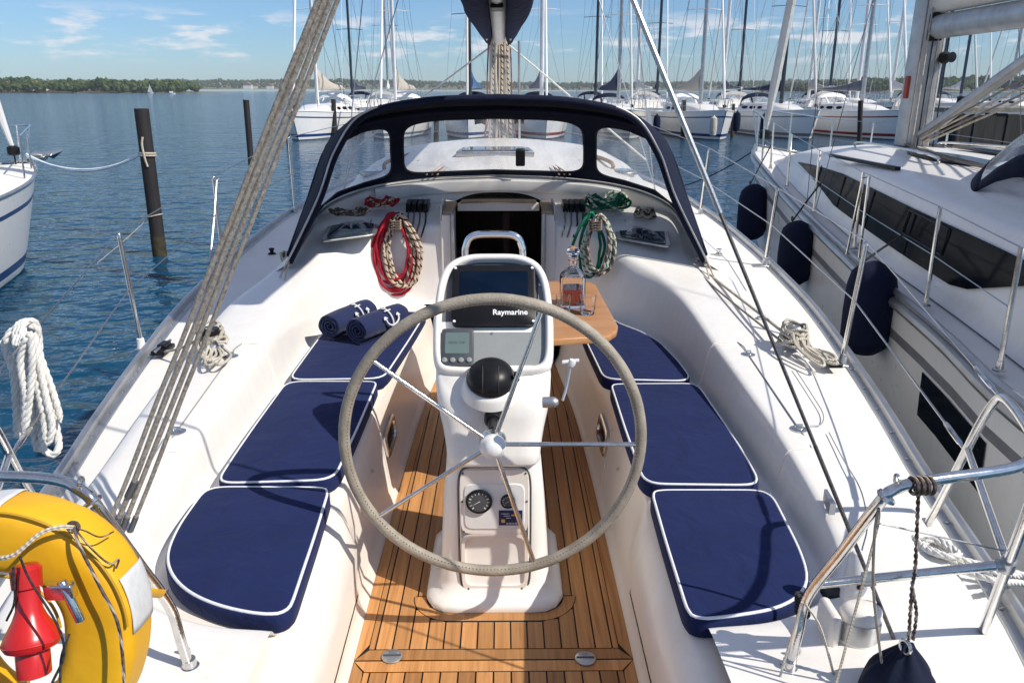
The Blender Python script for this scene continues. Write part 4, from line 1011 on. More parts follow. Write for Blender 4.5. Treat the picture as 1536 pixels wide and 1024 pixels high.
def helm(Yt):
    # ---------------- steering pedestal
    pd = empty('steering_pedestal'); pd.parent = Yt; pd.location = V((0, 2.75, 0))-Yt.location
    def rrect(w, y0, y1, z, r, n=40, yz=0.0):
        out = []; cy = (y0+y1)/2; hy = (y1-y0)/2; r = min(r, w*.99, hy*.99)
        for i in range(n):
            t = 2*math.pi*i/n; c, s_ = math.cos(t), math.sin(t)
            m = 1/max(abs(c), abs(s_)); sx, sy = c*m, s_*m
            x, y = sx*w, sy*hy
            ix, iy = w-r, hy-r
            if abs(x) > ix and abs(y) > iy:
                dx, dy = abs(x)-ix, abs(y)-iy; q = math.hypot(dx, dy); k = r/max(q, 1e-6)
                x = math.copysign(ix+dx*k, x); y = math.copysign(iy+dy*k, y)
            out.append(V((x, cy+y, z+yz*(cy+y))))
        return out
    mb = MB()
    mb.grid([rrect(.265, 2.52, 3.12, .004, .10), rrect(.268, 2.518, 3.12, .02, .10), rrect(.262, 2.524, 3.11, .034, .10), rrect(.245, 2.54, 3.09, .045, .09), rrect(.222, 2.562, 3.07, .065, .075), rrect(.212, 2.578, 3.06, .10, .06),
             rrect(.204, 2.588, 3.04, .25, .05), rrect(.19, 2.592, 3.02, .45, .05), rrect(.176, 2.596, 3.0, .60, .05), rrect(.17, 2.60, 3.0, .62, .05)], closeu=True, cap1=True)
    mb.build('column', M['gel'], pd, angle=60)
    # raised instrument and locker panel on the aft face
    def panel(x0, x1, z0, z1, y, th, r=.016): 
        out = []
        for i in range(32):
            t = 2*math.pi*i/32; c, s_ = math.cos(t), math.sin(t); e = .25
            out.append(V((lerp(x0, x1, .5+.5*math.copysign(abs(c)**e, c)), y, lerp(z0, z1, .5+.5*math.copysign(abs(s_)**e, s_)))))
        return out
    yf = lambda z: 2.580+.02*z
    def tilt(p, d=0): return V((p.x, yf(p.z)+d, p.z))
    o_ = panel(-.128, .132, .065, .585, 0, 0); i_ = panel(-.112, .116, .09, .30, 0, 0)
    def gr(rows): mb_ = MB(); mb_.grid(rows, closeu=True); return mb_
    mb = gr([[tilt(p, .01) for p in o_], [tilt(p, -.010) for p in o_], [tilt(V((lerp(p.x, .002, .03), 0, lerp(p.z, .325, .012))), -.013) for p in o_]])
    c = [tilt(V((lerp(p.x, .002, .03), 0, lerp(p.z, .325, .012))), -.013) for p in o_]
    # face plate in two fields: dial field above, pocket below
    up = panel(-.124, .128, .315, .579, 0, 0); lo = panel(-.124, .128, .071, .315, 0, 0)
    mb.add([tilt(p, -.013) for p in up], [list(range(32))])
    mb.grid([[tilt(p, -.013) for p in lo], [tilt(p, -.013) for p in i_], [tilt(V((p.x*.97, 0, lerp(p.z, .19, .06))), .05) for p in i_]], closeu=True, cap1=True)
    mb.build('locker_panel', M['gel_cream'], pd, angle=35)
    mb = MB(); mb.tube([tilt(p, -.006) for p in panel(-.133, .137, .060, .590, 0, 0)], .004, 6, closed=True); mb.build('panel_gasket', M['grey_case'], pd)
    mb = gr([[tilt(p, -.0135) for p in panel(-.112, .116, .335, .525, 0, 0)], [tilt(p, -.017) for p in panel(-.108, .112, .339, .521, 0, 0)]]); mb.add([tilt(p, -.017) for p in panel(-.108, .112, .339, .521, 0, 0)], [list(range(32))]); mb.build('dial_plate', M['white_plastic'], pd)
    for x, z, r_ in ((-.055, .455, .048), (.052, .455, .027)):
        p = tilt(V((x, 0, z)), -.017); mb = MB(); mb.lathe([(r_, 0), (r_*1.04, .006), (r_*.98, .012), (r_*.88, .013), (r_*.86, .007), (0, .007)], p, (0, -1, 0), 32); mb.build('gauge_bezel', M['black'], pd)
        mb = MB(); mb.lathe([(r_*.86, .0075), (0, .0078)], p, (0, -1, 0), 32); mb.build('gauge_face', M['grey_case'], pd)
        mb = MB()
        for k in range(13):
            a = R(-140+280*k/12); d = V((math.sin(a), 0, math.cos(a))); sd = V((math.cos(a), 0, -math.sin(a)))
            q = p+V((0, -.0085, 0)); w = r_*.022*(2 if k % 3 == 0 else 1)
            mb.add([q+d*r_*.62-sd*w, q+d*r_*.8-sd*w, q+d*r_*.8+sd*w, q+d*r_*.62+sd*w], [[0, 1, 2, 3]])
        mb.build('gauge_marks', M['lettering'], pd, smooth=False)
        mb = MB(); a = R(-120); d = V((math.sin(a), 0, math.cos(a))); sd = V((math.cos(a), 0, -math.sin(a))); q = p+V((0, -.0092, 0))
        mb.add([q-sd*r_*.03-d*r_*.1, q+d*r_*.72, q+sd*r_*.03-d*r_*.1], [[0, 1, 2]]); mb.build('gauge_needle', M['lettering'], pd, smooth=False)
    mb = MB(); p = tilt(V((.062, 0, .385)), -.0185); mb.box(p, (.088, .002, .062)); mb.build('blue_plate', mat('blue_plate', (.012, .02, .09), .4), pd, smooth=False)
    ym = mat('yellow_print', (.65, .45, .08), .5)
    mb = MB(); mb.box(p+V((-.028, -.0016, -.012)), (.014, .001, .014)); mb.box(p+V((.02, -.0016, .012)), (.035, .001, .006)); build_each(mb, 'plate_mark', ym, pd, smooth=False)
    mb = MB()
    for k in range(5): mb.box(p+V((-.012+.011*k, -.0016, -.023)), (.008, .001, .008 if k % 2 else .006))
    for k in range(3): mb.box(p+V((-.02+.006*k, -.0016, .018-.009*k)), (.03-.006*k, .001, .003))
    mb.build('plate_print', mat('pale_print', (.45, .47, .55), .5), pd, smooth=False)
    mb = MB()
    for x, z in ((-.114, .565), (.118, .565), (-.114, .325), (.118, .325), (-.10, .078), (.105, .078), (-.118, .45), (.122, .45)):
        mb.lathe([(.0045, 0), (.0035, .0025), (0, .003)], tilt(V((x, 0, z)), -.0132), (0, -1, 0), 8)
    build_each(mb, 'panel_screw', M['grey_case'], pd)
    # ---------------- instrument pod on top
    C = V((0, 2.83, 1.11)); U = V((0, .664, .747)); N = V((0, -.747, .664)); X = V((1, 0, 0))
    def fp(x, y, h=0.0): return C+X*x+U*y+N*h
    def face(k=1.0, n=64, ins=0.0):
        pts = []
        kn = cr([V((-.222, -.10, 0)), V((-.221, .02, 0)), V((-.207, .14, 0)), V((-.172, .21, 0)), V((-.10, .245, 0)), V((0, .250, 0)), V((.10, .245, 0)), V((.172, .21, 0)), V((.207, .14, 0)), V((.221, .02, 0)), V((.222, -.10, 0)),
                 V((.215, -.20, 0)), V((.185, -.243, 0)), V((.09, -.252, 0)), V((0, -.253, 0)), V((-.09, -.252, 0)), V((-.185, -.243, 0)), V((-.215, -.20, 0))], n, True)
        for p in kn: pts.append((p.x*(1-ins/.22)*k, p.y*(1-ins/.25)*k))
        return pts
    def fr(h, ins=0.0, k=1.0): return [fp(x, y, h) for x, y in face(k, ins=ins)]
    # hood: lip, shell running down into the chin
    n = 64
    chin = lambda w, y0, y1, z, r: rrect(w, y0, y1, z, r, n)
    f0 = fr(.0); 
    rows = [fr(-.03, .028), fr(.004, .026), fr(.012, .016), fr(.006, .004), fr(-.02, -.003), fr(-.08, .0), fr(-.15, .012)]
    mb = MB(); mb.grid(rows, closeu=True, cap1=True)
    pod = mb
    # chin: from the lower lip to the shaft boss
    sl = lambda w, y0, z, k, r: [V((p.x, p.y, z+(p.y-2.6)*k)) for p in chin(w, y0, 3.02, 0, r)]
    cr_rows = [sl(.200, 2.615, .835, 1.05, .09), sl(.211, 2.590, .815, 1.0, .10), sl(.210, 2.585, .785, .85, .10), sl(.200, 2.580, .75, .55, .09), sl(.186, 2.572, .71, .2, .08), chin(.174, 2.557, 2.97, .65, .06), chin(.172, 2.55, 2.97, .615, .05), chin(.165, 2.556, 2.97, .602, .05)]
    pod.grid(cr_rows, closeu=True, cap0=True, cap1=True)
    pod.build('pod', M['gel'], pd, angle=70)
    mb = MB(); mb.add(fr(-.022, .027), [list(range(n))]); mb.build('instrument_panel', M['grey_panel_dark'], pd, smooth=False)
    # lighter lower facia with clipped corners
    q = [(-.197, -.215), (.197, -.215), (.203, -.06), (.195, .10), (.172, .15), (.165, -.05), (.14, -.078), (-.19, -.078)]
    mb = MB(); mb.prism([fp(x, y, -.0218) for x, y in q], N*.006); mb.build('facia', M['grey_panel'], pd, smooth=False, bevel=.002)
    def plate(x0, x1, y0, y1, h0, h1, r=.02): 
        out = []
        for i in range(40):
            t = 2*math.pi*i/40; c_, s_ = math.cos(t), math.sin(t); e = r
            out.append((lerp(x0, x1, .5+.5*math.copysign(abs(c_)**e, c_)), lerp(y0, y1, .5+.5*math.copysign(abs(s_)**e, s_))))
        m_ = MB(); m_.grid([[fp(x, y, h0) for x, y in out], [fp(x, y, h1-.002) for x, y in out], [fp(lerp(x, (x0+x1)/2, .02), lerp(y, (y0+y1)/2, .03), h1) for x, y in out]], closeu=True, cap1=True); return m_
    plate(-.157, .160, -.058, .196, -.02, .008, .14).build('plotter', M['black'], pd, angle=50)
    plate(-.132, .135, .022, .170, .006, .0088, .1).build('plotter_screen', M['screen'], pd, angle=50)
    mb = MB()
    for x, y in ((-.146, .182), (.149, .182), (-.146, -.044), (.149, -.044)): mb.lathe([(.0058, 0), (.005, .003), (0, .0035)], fp(x, y, .008), N, 12)
    build_each(mb, 'plotter_screw', M['lettering'], pd)
    text_mesh('Raymarine', .031, frame_matrix(fp(.063, -.008, .0085), X, U), .0006, .0006).build('lettering', M['lettering'], pd, smooth=False)
    plate(-.192, -.072, -.224, -.074, -.02, .010, .16).build('display_unit', M['grey_case'], pd, angle=50)
    plate(-.178, -.088, -.176, -.090, .008, .0108, .1).build('display_glass', M['lcd'], pd, angle=50)
    text_mesh('MON 12.8', .0135, frame_matrix(fp(-.135, -.132, .0112), X, U), .0003).build('display_digits', M['grey_case'], pd, smooth=False)
    for k in range(4):
        mb = MB(); mb.lathe([(.0105, 0), (.0095, .006), (0, .008)], fp(-.177+.030*k, -.202, .010), N, 14); mb.build('display_button', M['grey_panel'], pd)
    mb = MB()
    for x, y in ((.188, -.205), (-.005, -.084), (.178, .12)): mb.lathe([(.0055, 0), (.005, .003), (0, .0035)], fp(x, y, -.016), N, 10)
    build_each(mb, 'facia_screw', M['steel'], pd)
    # steering compass on the chin
    cc = V((-.008, 2.622, .912)); cax = V((0, -.45, .9)).normalized()
    mb = MB(); mb.lathe([(.112, -.045), (.100, -.016), (.092, -.003), (.08, .001)], cc, cax, 36); mb.build('compass_seat', M['gel'], pd)
    mb = MB(); mb.lathe([(.082, -.005), (.088, .004), (.088, .015), (.084, .020)], cc, cax, 36)
    mb.lathe([(.085, .014)]+[(.084*math.cos(a*math.pi/24), .016+.058*math.sin(a*math.pi/24)) for a in range(1, 13)], cc, cax, 36); mb.build('compass', M['black'], pd, angle=50)
    mb = MB()
    for x in (-.028, .028):
        mb.tube([cc+cax*(.016+.0585*math.sin(t))+V((x, 0, 0))+(V((0, -.9, -.45))*math.sqrt(max(0, (.0845*math.cos(t))**2-x*x))) for t in [a*1.45/14 for a in range(15)]], .0022, 5)
    build_each(mb, 'compass_rib', M['black_matt'], pd)
    mb = MB(); mb.box(cc+cax*.03+V((.092, -.02, 0)), (.02, .03, .03)); mb.build('compass_clip', M['black'], pd, bevel=.004)
    # guard rail over the pod
    mb = MB()
    for off in (0,): 
        mb.tube(cr([V((-.118, 3.12, .75)), V((-.118, 3.12, 1.22)), V((-.112, 3.12, 1.305)), V((-.083, 3.12, 1.345)), V((0, 3.12, 1.352)), V((.083, 3.12, 1.345)), V((.112, 3.12, 1.305)), V((.118, 3.12, 1.22)), V((.118, 3.12, .75))], 60), .014, 12)
    mb.build('guard_rail', M['chrome'], pd)
    # engine lever on the starboard side
    p = P(829, 603, x=.188); q = P(856, 548, x=.245)
    mb = MB(); mb.lathe([(.017, -.03), (.017, .0), (.016, .008), (.010, .016), (.006, .018)], p, (1, -.2, .1), 20); mb.build('lever_boss', M['alu'], pd)
    mb = MB(); mb.tube(cr([p+V((.03, 0, .005)), p.lerp(q, .4)+V((.02, 0, 0)), q], 14), [.0045]*14, 8); mb.build('lever', M['alu'], pd)
    mb = MB(); mb.lathe([(.004, -.004), (.011, .0), (.013, .012), (.010, .02), (0, .022)], q, V((.3, -.1, .9)), 16); mb.tube([q+V((-.026, 0, .010)), q+V((.026, 0, .016))], .007, 8); mb.build('lever_grip', M['white_plastic'], pd)
    # ---------------- steering wheel
    wc = V((.002, 2.34, .80)); Rw = .487
    wh = empty('steering_wheel'); wh.parent = Yt; wh.location = wc-Yt.location
    rim = [wc+V((Rw*math.cos(2*math.pi*i/96), 0, Rw*math.sin(2*math.pi*i/96))) for i in range(96)]
    mb = MB(); mb.tube(rim, [.0188+.0003*math.sin(i*1.7) for i in range(96)], 14, closed=True); mb.build('rim', M['leather'], wh, angle=180)
    mb = MB()
    for i in range(0, 240):
        a = 2*math.pi*i/240; ctr = V((math.cos(a), 0, math.sin(a))); b_ = wc+ctr*(Rw-.0135); 
        mb.tube([b_+V((0, -.0125, 0))+ctr*.001, b_+V((0, -.0155, 0))+V((-math.sin(a), 0, math.cos(a)))*.004], .0011, 4)
    mb.build('stitching', M['caulk'], wh, smooth=False)
    for k in range(5):
        a = R(-1+72*k); d = V((math.cos(a), 0, math.sin(a)))
        mb = MB(); mb.tube([wc+d*.03+V((0, -.012, 0)), wc+d*(Rw-.012)], .0078, 10); mb.build('spoke', M['steel'], wh)
    mb = MB(); mb.lathe([(.044, -.03), (.046, -.005), (.04, .02), (.04, .03)], wc, (0, -1, 0), 28); mb.build('boss', M['steel'], wh)
    mb = MB(); mb.lathe([(.040, .018), (.043, .024), (.043, .034), (.038, .038), (.034, .042), (.031, .052), (.026, .060), (.014, .066), (0, .067)], wc, (0, -1, 0), 32); mb.build('hub_nut', M['white_plastic'], wh)
    mb = MB(); mb.tube([wc+V((0, .01, 0)), wc+V((0, .24, -.012))], .020, 16); mb.lathe([(.034, -.02), (.034, .015), (.026, .03)], wc+V((0, .225, -.012)), (0, -1, 0), 24); mb.build('shaft', M['black'], wh)
    # ---------------- folding cockpit table ahead of the pedestal
    tb = empty('cockpit_table'); tb.parent = Yt; tb.location = V((.1, 3.9, 0))-Yt.location
    zt = .85; pts = [P(832, 512, z=zt), P(912, 504, z=zt), P(926, 499, z=zt), P(927, 488, z=zt), P(893, 426, z=zt), P(884, 421, z=zt)]
    poly = [V((.11, pts[0].y, zt-.03)), V((pts[1].x, pts[1].y, zt-.03)), V((pts[2].x, pts[2].y+.03, zt-.03)), V((pts[3].x, pts[3].y, zt-.03)), V((pts[4].x, pts[4].y, zt-.03)), V((pts[5].x-.03, pts[5].y, zt-.03)), V((.11, pts[5].y, zt-.03))]
    mb = MB(); mb.slab(poly, .03, .006); mb.build('table_leaf', M['teak_table'], tb, angle=50)
    mb = MB(); mb.slab([V((-.10, pts[0].y, zt-.035)), V((.10, pts[0].y, zt-.035)), V((.10, pts[5].y, zt-.035)), V((-.10, pts[5].y, zt-.035))], .032, .006); mb.build('table_centre', M['teak_table'], tb, angle=50)
    mb = MB(); mb.slab([V((-.135, pts[0].y, .42)), V((-.112, pts[0].y, .42)), V((-.112, pts[5].y, .42)), V((-.135, pts[5].y, .42))], .42, .006); mb.build('folded_leaf', M['teak_table'], tb, angle=50)
    mb = MB(); mb.box((0, 3.55, .42), (.14, .12, .80)); mb.box((0, 4.2, .42), (.14, .12, .80)); build_each(mb, 'table_base', M['gel_cream'], tb, bevel=.02)
    mb = MB(); mb.tube([V((.08, 3.7, .6)), V((.36, 3.75, zt-.035))], .010, 8); mb.build('leaf_strut', M['steel'], tb)
    return zt

def rails(Yt, edge, tx, tz):
    for s in (-1, 1):
        sr = empty('stern_rail'); sr.parent = Yt; sr.location = V((s*1.1, 1.7, .48))-Yt.location
        if s > 0:
            foot = P(1183, 1003, z=.50); knee = P(1212, 895, z=.70); up = P(1318, 755, z=1.045); cor = P(1343, 733, z=1.085); c2 = P(1395, 720, z=1.105)
        else:
            foot = P(285, 1001, z=.50); knee = P(254, 908, z=.70); up = P(150, 765, z=1.04); cor = P(124, 737, z=1.085); c2 = P(75, 718, z=1.105)
        frt = V((s*1.485, 2.34, .475)) if s > 0 else V((-1.50, 2.42, .475))
        path = [foot+V((0, 0, -.01)), foot.lerp(knee, .5), knee, knee.lerp(up, .5), up, cor, c2, V((s*1.19, 1.565, 1.10)), V((s*1.30, 1.68, 1.10)), V((s*1.37, 1.84, 1.10)), V((s*1.415, 1.98, 1.095)), V((s*1.43, 2.04, 1.06)), V((s*1.445, 2.11, .95)), V((s*1.47, 2.25, .65)), frt]
        mb = MB(); mb.tube(cr(path, 120), .0128, 12); mb.build('top_tube', M['steel'], sr)
        J = V((s*1.21, 1.60, .845)); jr = P(1512, 846, z=.85) if s > 0 else J
        mid0 = knee+V((0, .0, .035)); mfr = V((s*1.452, 2.15, .86))
        mb = MB(); mb.tube([mid0, jr], .0115, 10); mb.build('mid_tube', M['steel'], sr)
        mb = MB(); mb.tube([jr, mfr], .0105, 10); mb.build('mid_tube', M['steel'], sr)
        lf = P(1468, 962, z=.46) if s > 0 else V((-1.36, 1.80, .46))
        mb = MB(); mb.tube([lf, jr, jr+(jr-lf).normalized()*.30], .0125, 10); mb.build('outer_leg', M['steel'], sr)
        mb = MB(); mb.tube([jr-(jr-lf).normalized()*.022, jr+(jr-lf).normalized()*.022], .0175, 12); mb.tube([jr.lerp(mid0, .0), jr.lerp(mid0, .06)], .0155, 10)
        mb.tube([mid0.lerp(jr, .28), mid0.lerp(jr, .34)], .018, 10); build_each(mb, 'tube_clamp', M['alu'], sr)
        for p in (foot, frt, lf):
            mb = MB(); mb.lathe([(.026, -.004), (.026, .004), (.018, .009), (.0165, .028)], p, n=18); mb.build('foot_flange', M['steel'], sr)
        mb = MB(); p = foot+V((s*.03, .045, .0)); mb.tube(circle3(p+V((0, 0, .016)), (0, 1, .2), .014, 16), .0035, 6, closed=True); mb.build('deck_eye', M['steel'], sr)
        mb = MB(); mb.tube(circle3(cor.lerp(up, .55)+V((0, 0, .0)), (up-cor), .017, 16), .006, 6, closed=True); mb.tube(circle3(cor+V((.0, .0, .022)), (1, 0, 0), .011, 14), .0035, 6, closed=True); build_each(mb, 'shackle', M['steel'], sr)
    # stanchions with guard wires to both sides
    bases = {-1: [P(213, 522, z=.585), P(333, 380, z=.68), P(443, 322, z=.79)], 1: [P(1262, 546, z=.575), P(1147, 398, z=.70), P(1050, 323, z=.79)]}
    tops = {-1: [P(178, 350, y=bases[-1][0].y), P(320, 265, y=bases[-1][1].y), P(433, 206, y=bases[-1][2].y)], 1: [P(1300, 362, y=bases[1][0].y), P(1167, 282, y=bases[1][1].y), P(1064, 222, y=bases[1][2].y)]}
    for s in (-1, 1):
        for k, (b, t) in enumerate(zip(bases[s], tops[s])):
            st = empty('stanchion'); st.parent = Yt; st.location = b-Yt.location
            mb = MB(); mb.tube([b+V((0, 0, .02)), b.lerp(t, .96), b.lerp(t, .985), t], [.0118, .0118, .012, .007], 10); mb.build('post', M['steel'], st)
            mb = MB(); mb.lathe([(.030, -.012), (.030, .0), (.022, .012), (.019, .055), (.015, .058)], b, (t-b), 18); mb.build('socket', M['white_plastic'] if k == 0 and s < 0 else M['alu'], st)
            mb = MB(); mb.box(b+V((-s*.03, 0, -.002)), (.11, .075, .014)); mb.build('base_plate', M['alu'], st, bevel=.004)
        b, t = bases[s][1], tops[s][1]
        if s < 0:
            mb = MB(); mb.tube([b+V((.03, -.35, .0)), b.lerp(t, .55)+V((0, -.06, 0)), t+V((.02, 0, -.03)), t+V((0.03, .03, -.02))], .009, 8); mb.build('gate_brace', M['alu'], Yt)
        rail_end = V((s*1.43, 2.02, 1.085)); low_end = V((s*1.452, 2.15, .85))
        up_pts = [rail_end]+tops[s]+[V((s*1.72, 10, 1.55)), V((s*.9, 11.6, 1.65))]; lo_pts = [low_end]+[b.lerp(t, .53) for b, t in zip(bases[s], tops[s])]+[V((s*1.7, 10, 1.25)), V((s*.9, 11.6, 1.35))]
        mb = MB(); mb.tube(up_pts, .0033, 6); mb.build('guard_wire', M['wire'], Yt)
        mb = MB(); mb.tube(lo_pts, .0038, 6); mb.build('guard_wire', M['wire'], Yt)
        mb = MB()
        for a, c in ((up_pts[0], up_pts[1]), (lo_pts[0], lo_pts[1])):
            d = (c-a).normalized(); mb.tube([a, a+d*.06, a+d*.065, a+d*.20, a+d*.21], [.006, .006, .0085, .0085, .005], 8)
        build_each(mb, 'turnbuckle', M['steel'], Yt)
    # mooring cleats / fairlead blocks on deck, deck eyes
    for s, (px, py, z) in ((-1, (245, 527, .60)), (1, (1245, 545, .60))):
        p = P(px, py, z=z); mb = MB(); mb.box(p+V((0, 0, .012)), (.07, .15, .024)); mb.box(p+V((0, .02, .032)), (.045, .08, .022)); build_each(mb, 'sheet_car', M['black'], Yt, bevel=.006)
        mb = MB(); mb.tube([p+V((0, -.09, .03)), p+V((0, .10, .03))], .008, 8); mb.build('car_pin', M['steel'], Yt)
    for px, py, z in ((408, 381, .72), (1078, 382, .72), (1140, 487, .68), (1045, 403, .76)):
        p = P(px, py, z=z); mb = MB(); mb.lathe([(.03, 0), (.03, .006), (.02, .012), (.012, .02), (.02, .035), (.022, .045), (0, .05)], p, n=16); mb.build('deck_eye', M['black' if px < 600 else 'steel'], Yt)
    # low step moulding on port coaming, seam on the deck
    p = [P(163, 690, z=.60), P(166, 678, z=.605), P(185, 664, z=.61), P(205, 648, z=.62)]
    # vent cowl and stern light on the starboard quarter
    vt = empty('cowl_vent'); c0 = P(1283, 960, z=.50); vt.parent = Yt; vt.location = c0-Yt.location
    mb = MB(); rows = []
    for z, r_ in ((0, .060), (.010, .060), (.014, .054), (.10, .052), (.112, .046), (.118, .03)):
        rows.append([c0+V((r_*math.cos(a)*1.05, r_*(math.sin(a) if math.sin(a) < 0 else .55*math.sin(a)), z)) for a in [2*math.pi*i/28 for i in range(28)]])
    mb.grid(rows, closeu=True, cap1=True); mb.build('cowl', M['gel_cream'], vt, angle=50)
    mb = MB(); mb.grid([[c0+V((.0565*math.cos(a), .0548*math.sin(a), z)) for a in [math.pi+math.pi*i/16+.0 for i in range(2, 15)]] for z in (.022, .078)]); mb.build('grille', M['alu'], vt)
    mb = MB(); mb.box(c0+V((-.075, .01, .05)), (.03, .10, .10)); mb.build('vent_bracket', M['gel_cream'], vt, bevel=.012)
    c1 = P(1283, 868, z=.60); lt = empty('stern_light'); lt.parent = Yt; lt.location = c1-Yt.location
    mb = MB(); mb.lathe([(.034, -.06), (.034, -.03), (.030, .03), (.026, .07), (.016, .085), (0, .088)], c1, n=20); mb.build('light_housing', M['white_plastic'], lt)
    mb = MB(); mb.box(c1+V((.0, -.031, .005)), (.018, .012, .03)); mb.build('light_lens', M['black'], lt, bevel=.003)
    c2 = P(1262, 915, z=.50); mb = MB(); mb.box(c2+V((0, .06, .01)), (.06, .05, .02)); mb.build('socket_cover', M['black'], Yt, bevel=.004)
    p = P(1243, 772, z=.585); mb = MB(); mb.prism([p+V((0, 0, 0)), p+V((.02, .10, 0)), p+V((.03, .10, .0)), p+V((.02, 0, 0))], (0, 0, .04)); mb.build('padeye', M['alu'], Yt)
def cushions():
    zt = .502; zb = .447; grp = 'navy seat cushions with white piping'
    data = [
        ('navy cushion with a rounded outer corner, on the port seat nearest the yellow lifebuoy', [(497, 733), (437, 922), (424, 929), (380, 925), (330, 914), (290, 898), (262, 876), (249, 850), (251, 826), (268, 790), (306, 736), (322, 732)], {8, 9}),
        ('navy cushion crossed by the shadow of the pedestal, middle of the port seat', [(568, 574), (506, 716), (494, 723), (330, 728), (324, 724), (352, 682), (426, 578), (436, 574)], ()),
        ('navy cushion with the two rolled towels lying on it, on the port seat', [(640, 470), (630, 487), (580, 565), (572, 570), (438, 572), (434, 568), (462, 530), (505, 474), (520, 466)], ()),
        ('navy cushion with rounded outer corner on the starboard seat, next to the starboard stern rail', [(974, 737), (1030, 928), (1040, 936), (1080, 931), (1160, 919), (1196, 903), (1213, 884), (1213, 862), (1200, 826), (1160, 745), (1148, 737)], ()),
        ('navy cushion in the middle of the starboard seat with a shaded outer edge', [(914, 578), (962, 722), (972, 729), (1134, 731), (1142, 726), (1116, 680), (1052, 584), (1042, 577)], ()),
        ('navy cushion half hidden beneath the teak table leaf on the starboard seat', [(862, 470), (868, 490), (902, 566), (908, 571), (1032, 574), (1038, 569), (1018, 543), (990, 515), (962, 499), (930, 487), (905, 470)], ()),
    ]
    for lab, px, _ in data:
        poly = [P(x, y, z=zt) for x, y in px]
        # round the outline between the given points, keeping the corners tight
        pts = []
        n = len(poly)
        for i in range(n):
            a, b = poly[i], poly[(i+1) % n]; m = max(1, int((b-a).length/.03))
            for k in range(m): pts.append(a.lerp(b, k/m))
        for _ in range(3): pts = [(pts[i-1]+pts[i]*2+pts[(i+1) % len(pts)])/4 for i in range(len(pts))]
        pts = resample(pts, 120, True)
        base = [V((p.x, p.y, zb)) for p in pts]; c = sum(base, V())/len(base)
        ctr = sum(base, V())/len(base); base = [p+(p-ctr).normalized()*.005 for p in base]
        mb = MB(); mb.slab(base, zt-zb+.010, .013, .007)
        o = mb.build('seat_cushion', M['navy'], None, angle=180); tag(o, lab, 'cushion', grp)
        k = .009
        pp = []
        for i, p in enumerate(base):
            t = (base[(i+1) % len(base)]-base[i-1]).normalized(); nr = V((t.y, -t.x, 0)); nr = nr if nr.dot(c-p) > 0 else -nr
            pp.append(p+nr*k+V((0, 0, zt-zb+.0075)))
        mb = MB(); mb.tube(pp, .0050, 8, closed=True); mb.build('piping', M['piping'], o, angle=180)

def towels():
    zc = .515
    data = [('rolled navy towel with white anchor emblem, the one against the white seat back', P(494, 490, z=zc+.088), P(553, 464, z=zc+.088)),
            ('rolled navy towel with white anchor emblem, the one nearer the wheel', P(535, 498, z=zc+.082), P(592, 476, z=zc+.082))]
    for lab, a, b in data:
        a = V((a.x, a.y, zc+.088)); b = V((b.x, b.y, zc+.088)); ax = (b-a).normalized(); b = a+ax*.40
        sx = ax.cross(V((0, 0, 1))).normalized(); up = V((0, 0, 1)); R0 = .086; rn = random.Random(len(lab))
        # spiral-rolled cloth
        prof = []; turns = 3.6; n = 110
        for i in range(n+1):
            t = i/n; th = 2*math.pi*turns*t+1.2; r = .012+(R0-.012)*t**.85
            prof.append((r*math.cos(th), r*math.sin(th)*.94))
        inner = []
        for i in range(n, -1, -1):
            t = i/n; th = 2*math.pi*turns*t+1.2; r = .012+(R0-.012)*t**.85-.0125
            inner.append((max(r, .001)*math.cos(th), max(r, .001)*math.sin(th)*.94))
        rows = []
        m = 14
        for k in range(m+1):
            f = k/m; e = 1-.05*max(0, abs(f-.5)*2-.8)/.2
            row = []
            for q, (x, y) in enumerate(prof+inner):
                p = a.lerp(b, f)+sx*x*e+up*(y*e); p += V((1, 1, 1))*.003*mnoise.noise(p*14)
                if k in (0, m): p += ax*.006*mnoise.noise(V((q*.3, k, 1)))
                row.append(p)
            rows.append(row)
        mb = MB(); mb.grid(rows, closeu=True)
        np_ = len(prof); tot = 2*np_
        for k in (0, m):
            o = k*tot; mb.add([V(p) for p in rows[k]], [[i, i+1, tot-2-i, tot-1-i] for i in range(np_-1)])
        tw = tag(mb.build('rolled_towel', M['navy_towel'], None, angle=55), lab, 'towel', 'rolled navy towels with anchors')
        # embroidered anchor wrapped on the roll, its shank running along the axis-normal
        def onroll(u, w):      # u along axis from the middle, w round the roll
            th = 2.42-w/R0
            return a.lerp(b, .56)+ax*u+(sx*math.cos(th)*-1+up*math.sin(th)*.94)*(R0+.004)
        mb = MB(); S_ = .14
        def stroke(pts, r=.0042): mb.tube([onroll(u*S_, w*S_) for u, w in cr(pts, 14)] if False else [onroll(p.x*S_, p.y*S_) for p in cr([V((u, w, 0)) for u, w in pts], 16)], r, 6)
        stroke([(.0, .34), (.0, -.48)], .005); stroke([(-.2, .2), (.2, .2)]); stroke([(-.42, -.10), (-.33, -.36), (0, -.5), (.33, -.36), (.42, -.10)], .0056)
        stroke([(-.5, -.18), (-.42, -.06), (-.30, -.14)]); stroke([(.5, -.18), (.42, -.06), (.30, -.14)])
        ring = [onroll((.09*math.cos(t))*S_, (.44+.09*math.sin(t))*S_) for t in [2*math.pi*i/14 for i in range(14)]]; mb.tube(ring, .0036, 6, closed=True)
        mb.build('anchor_emblem', M['emblem'], tw)

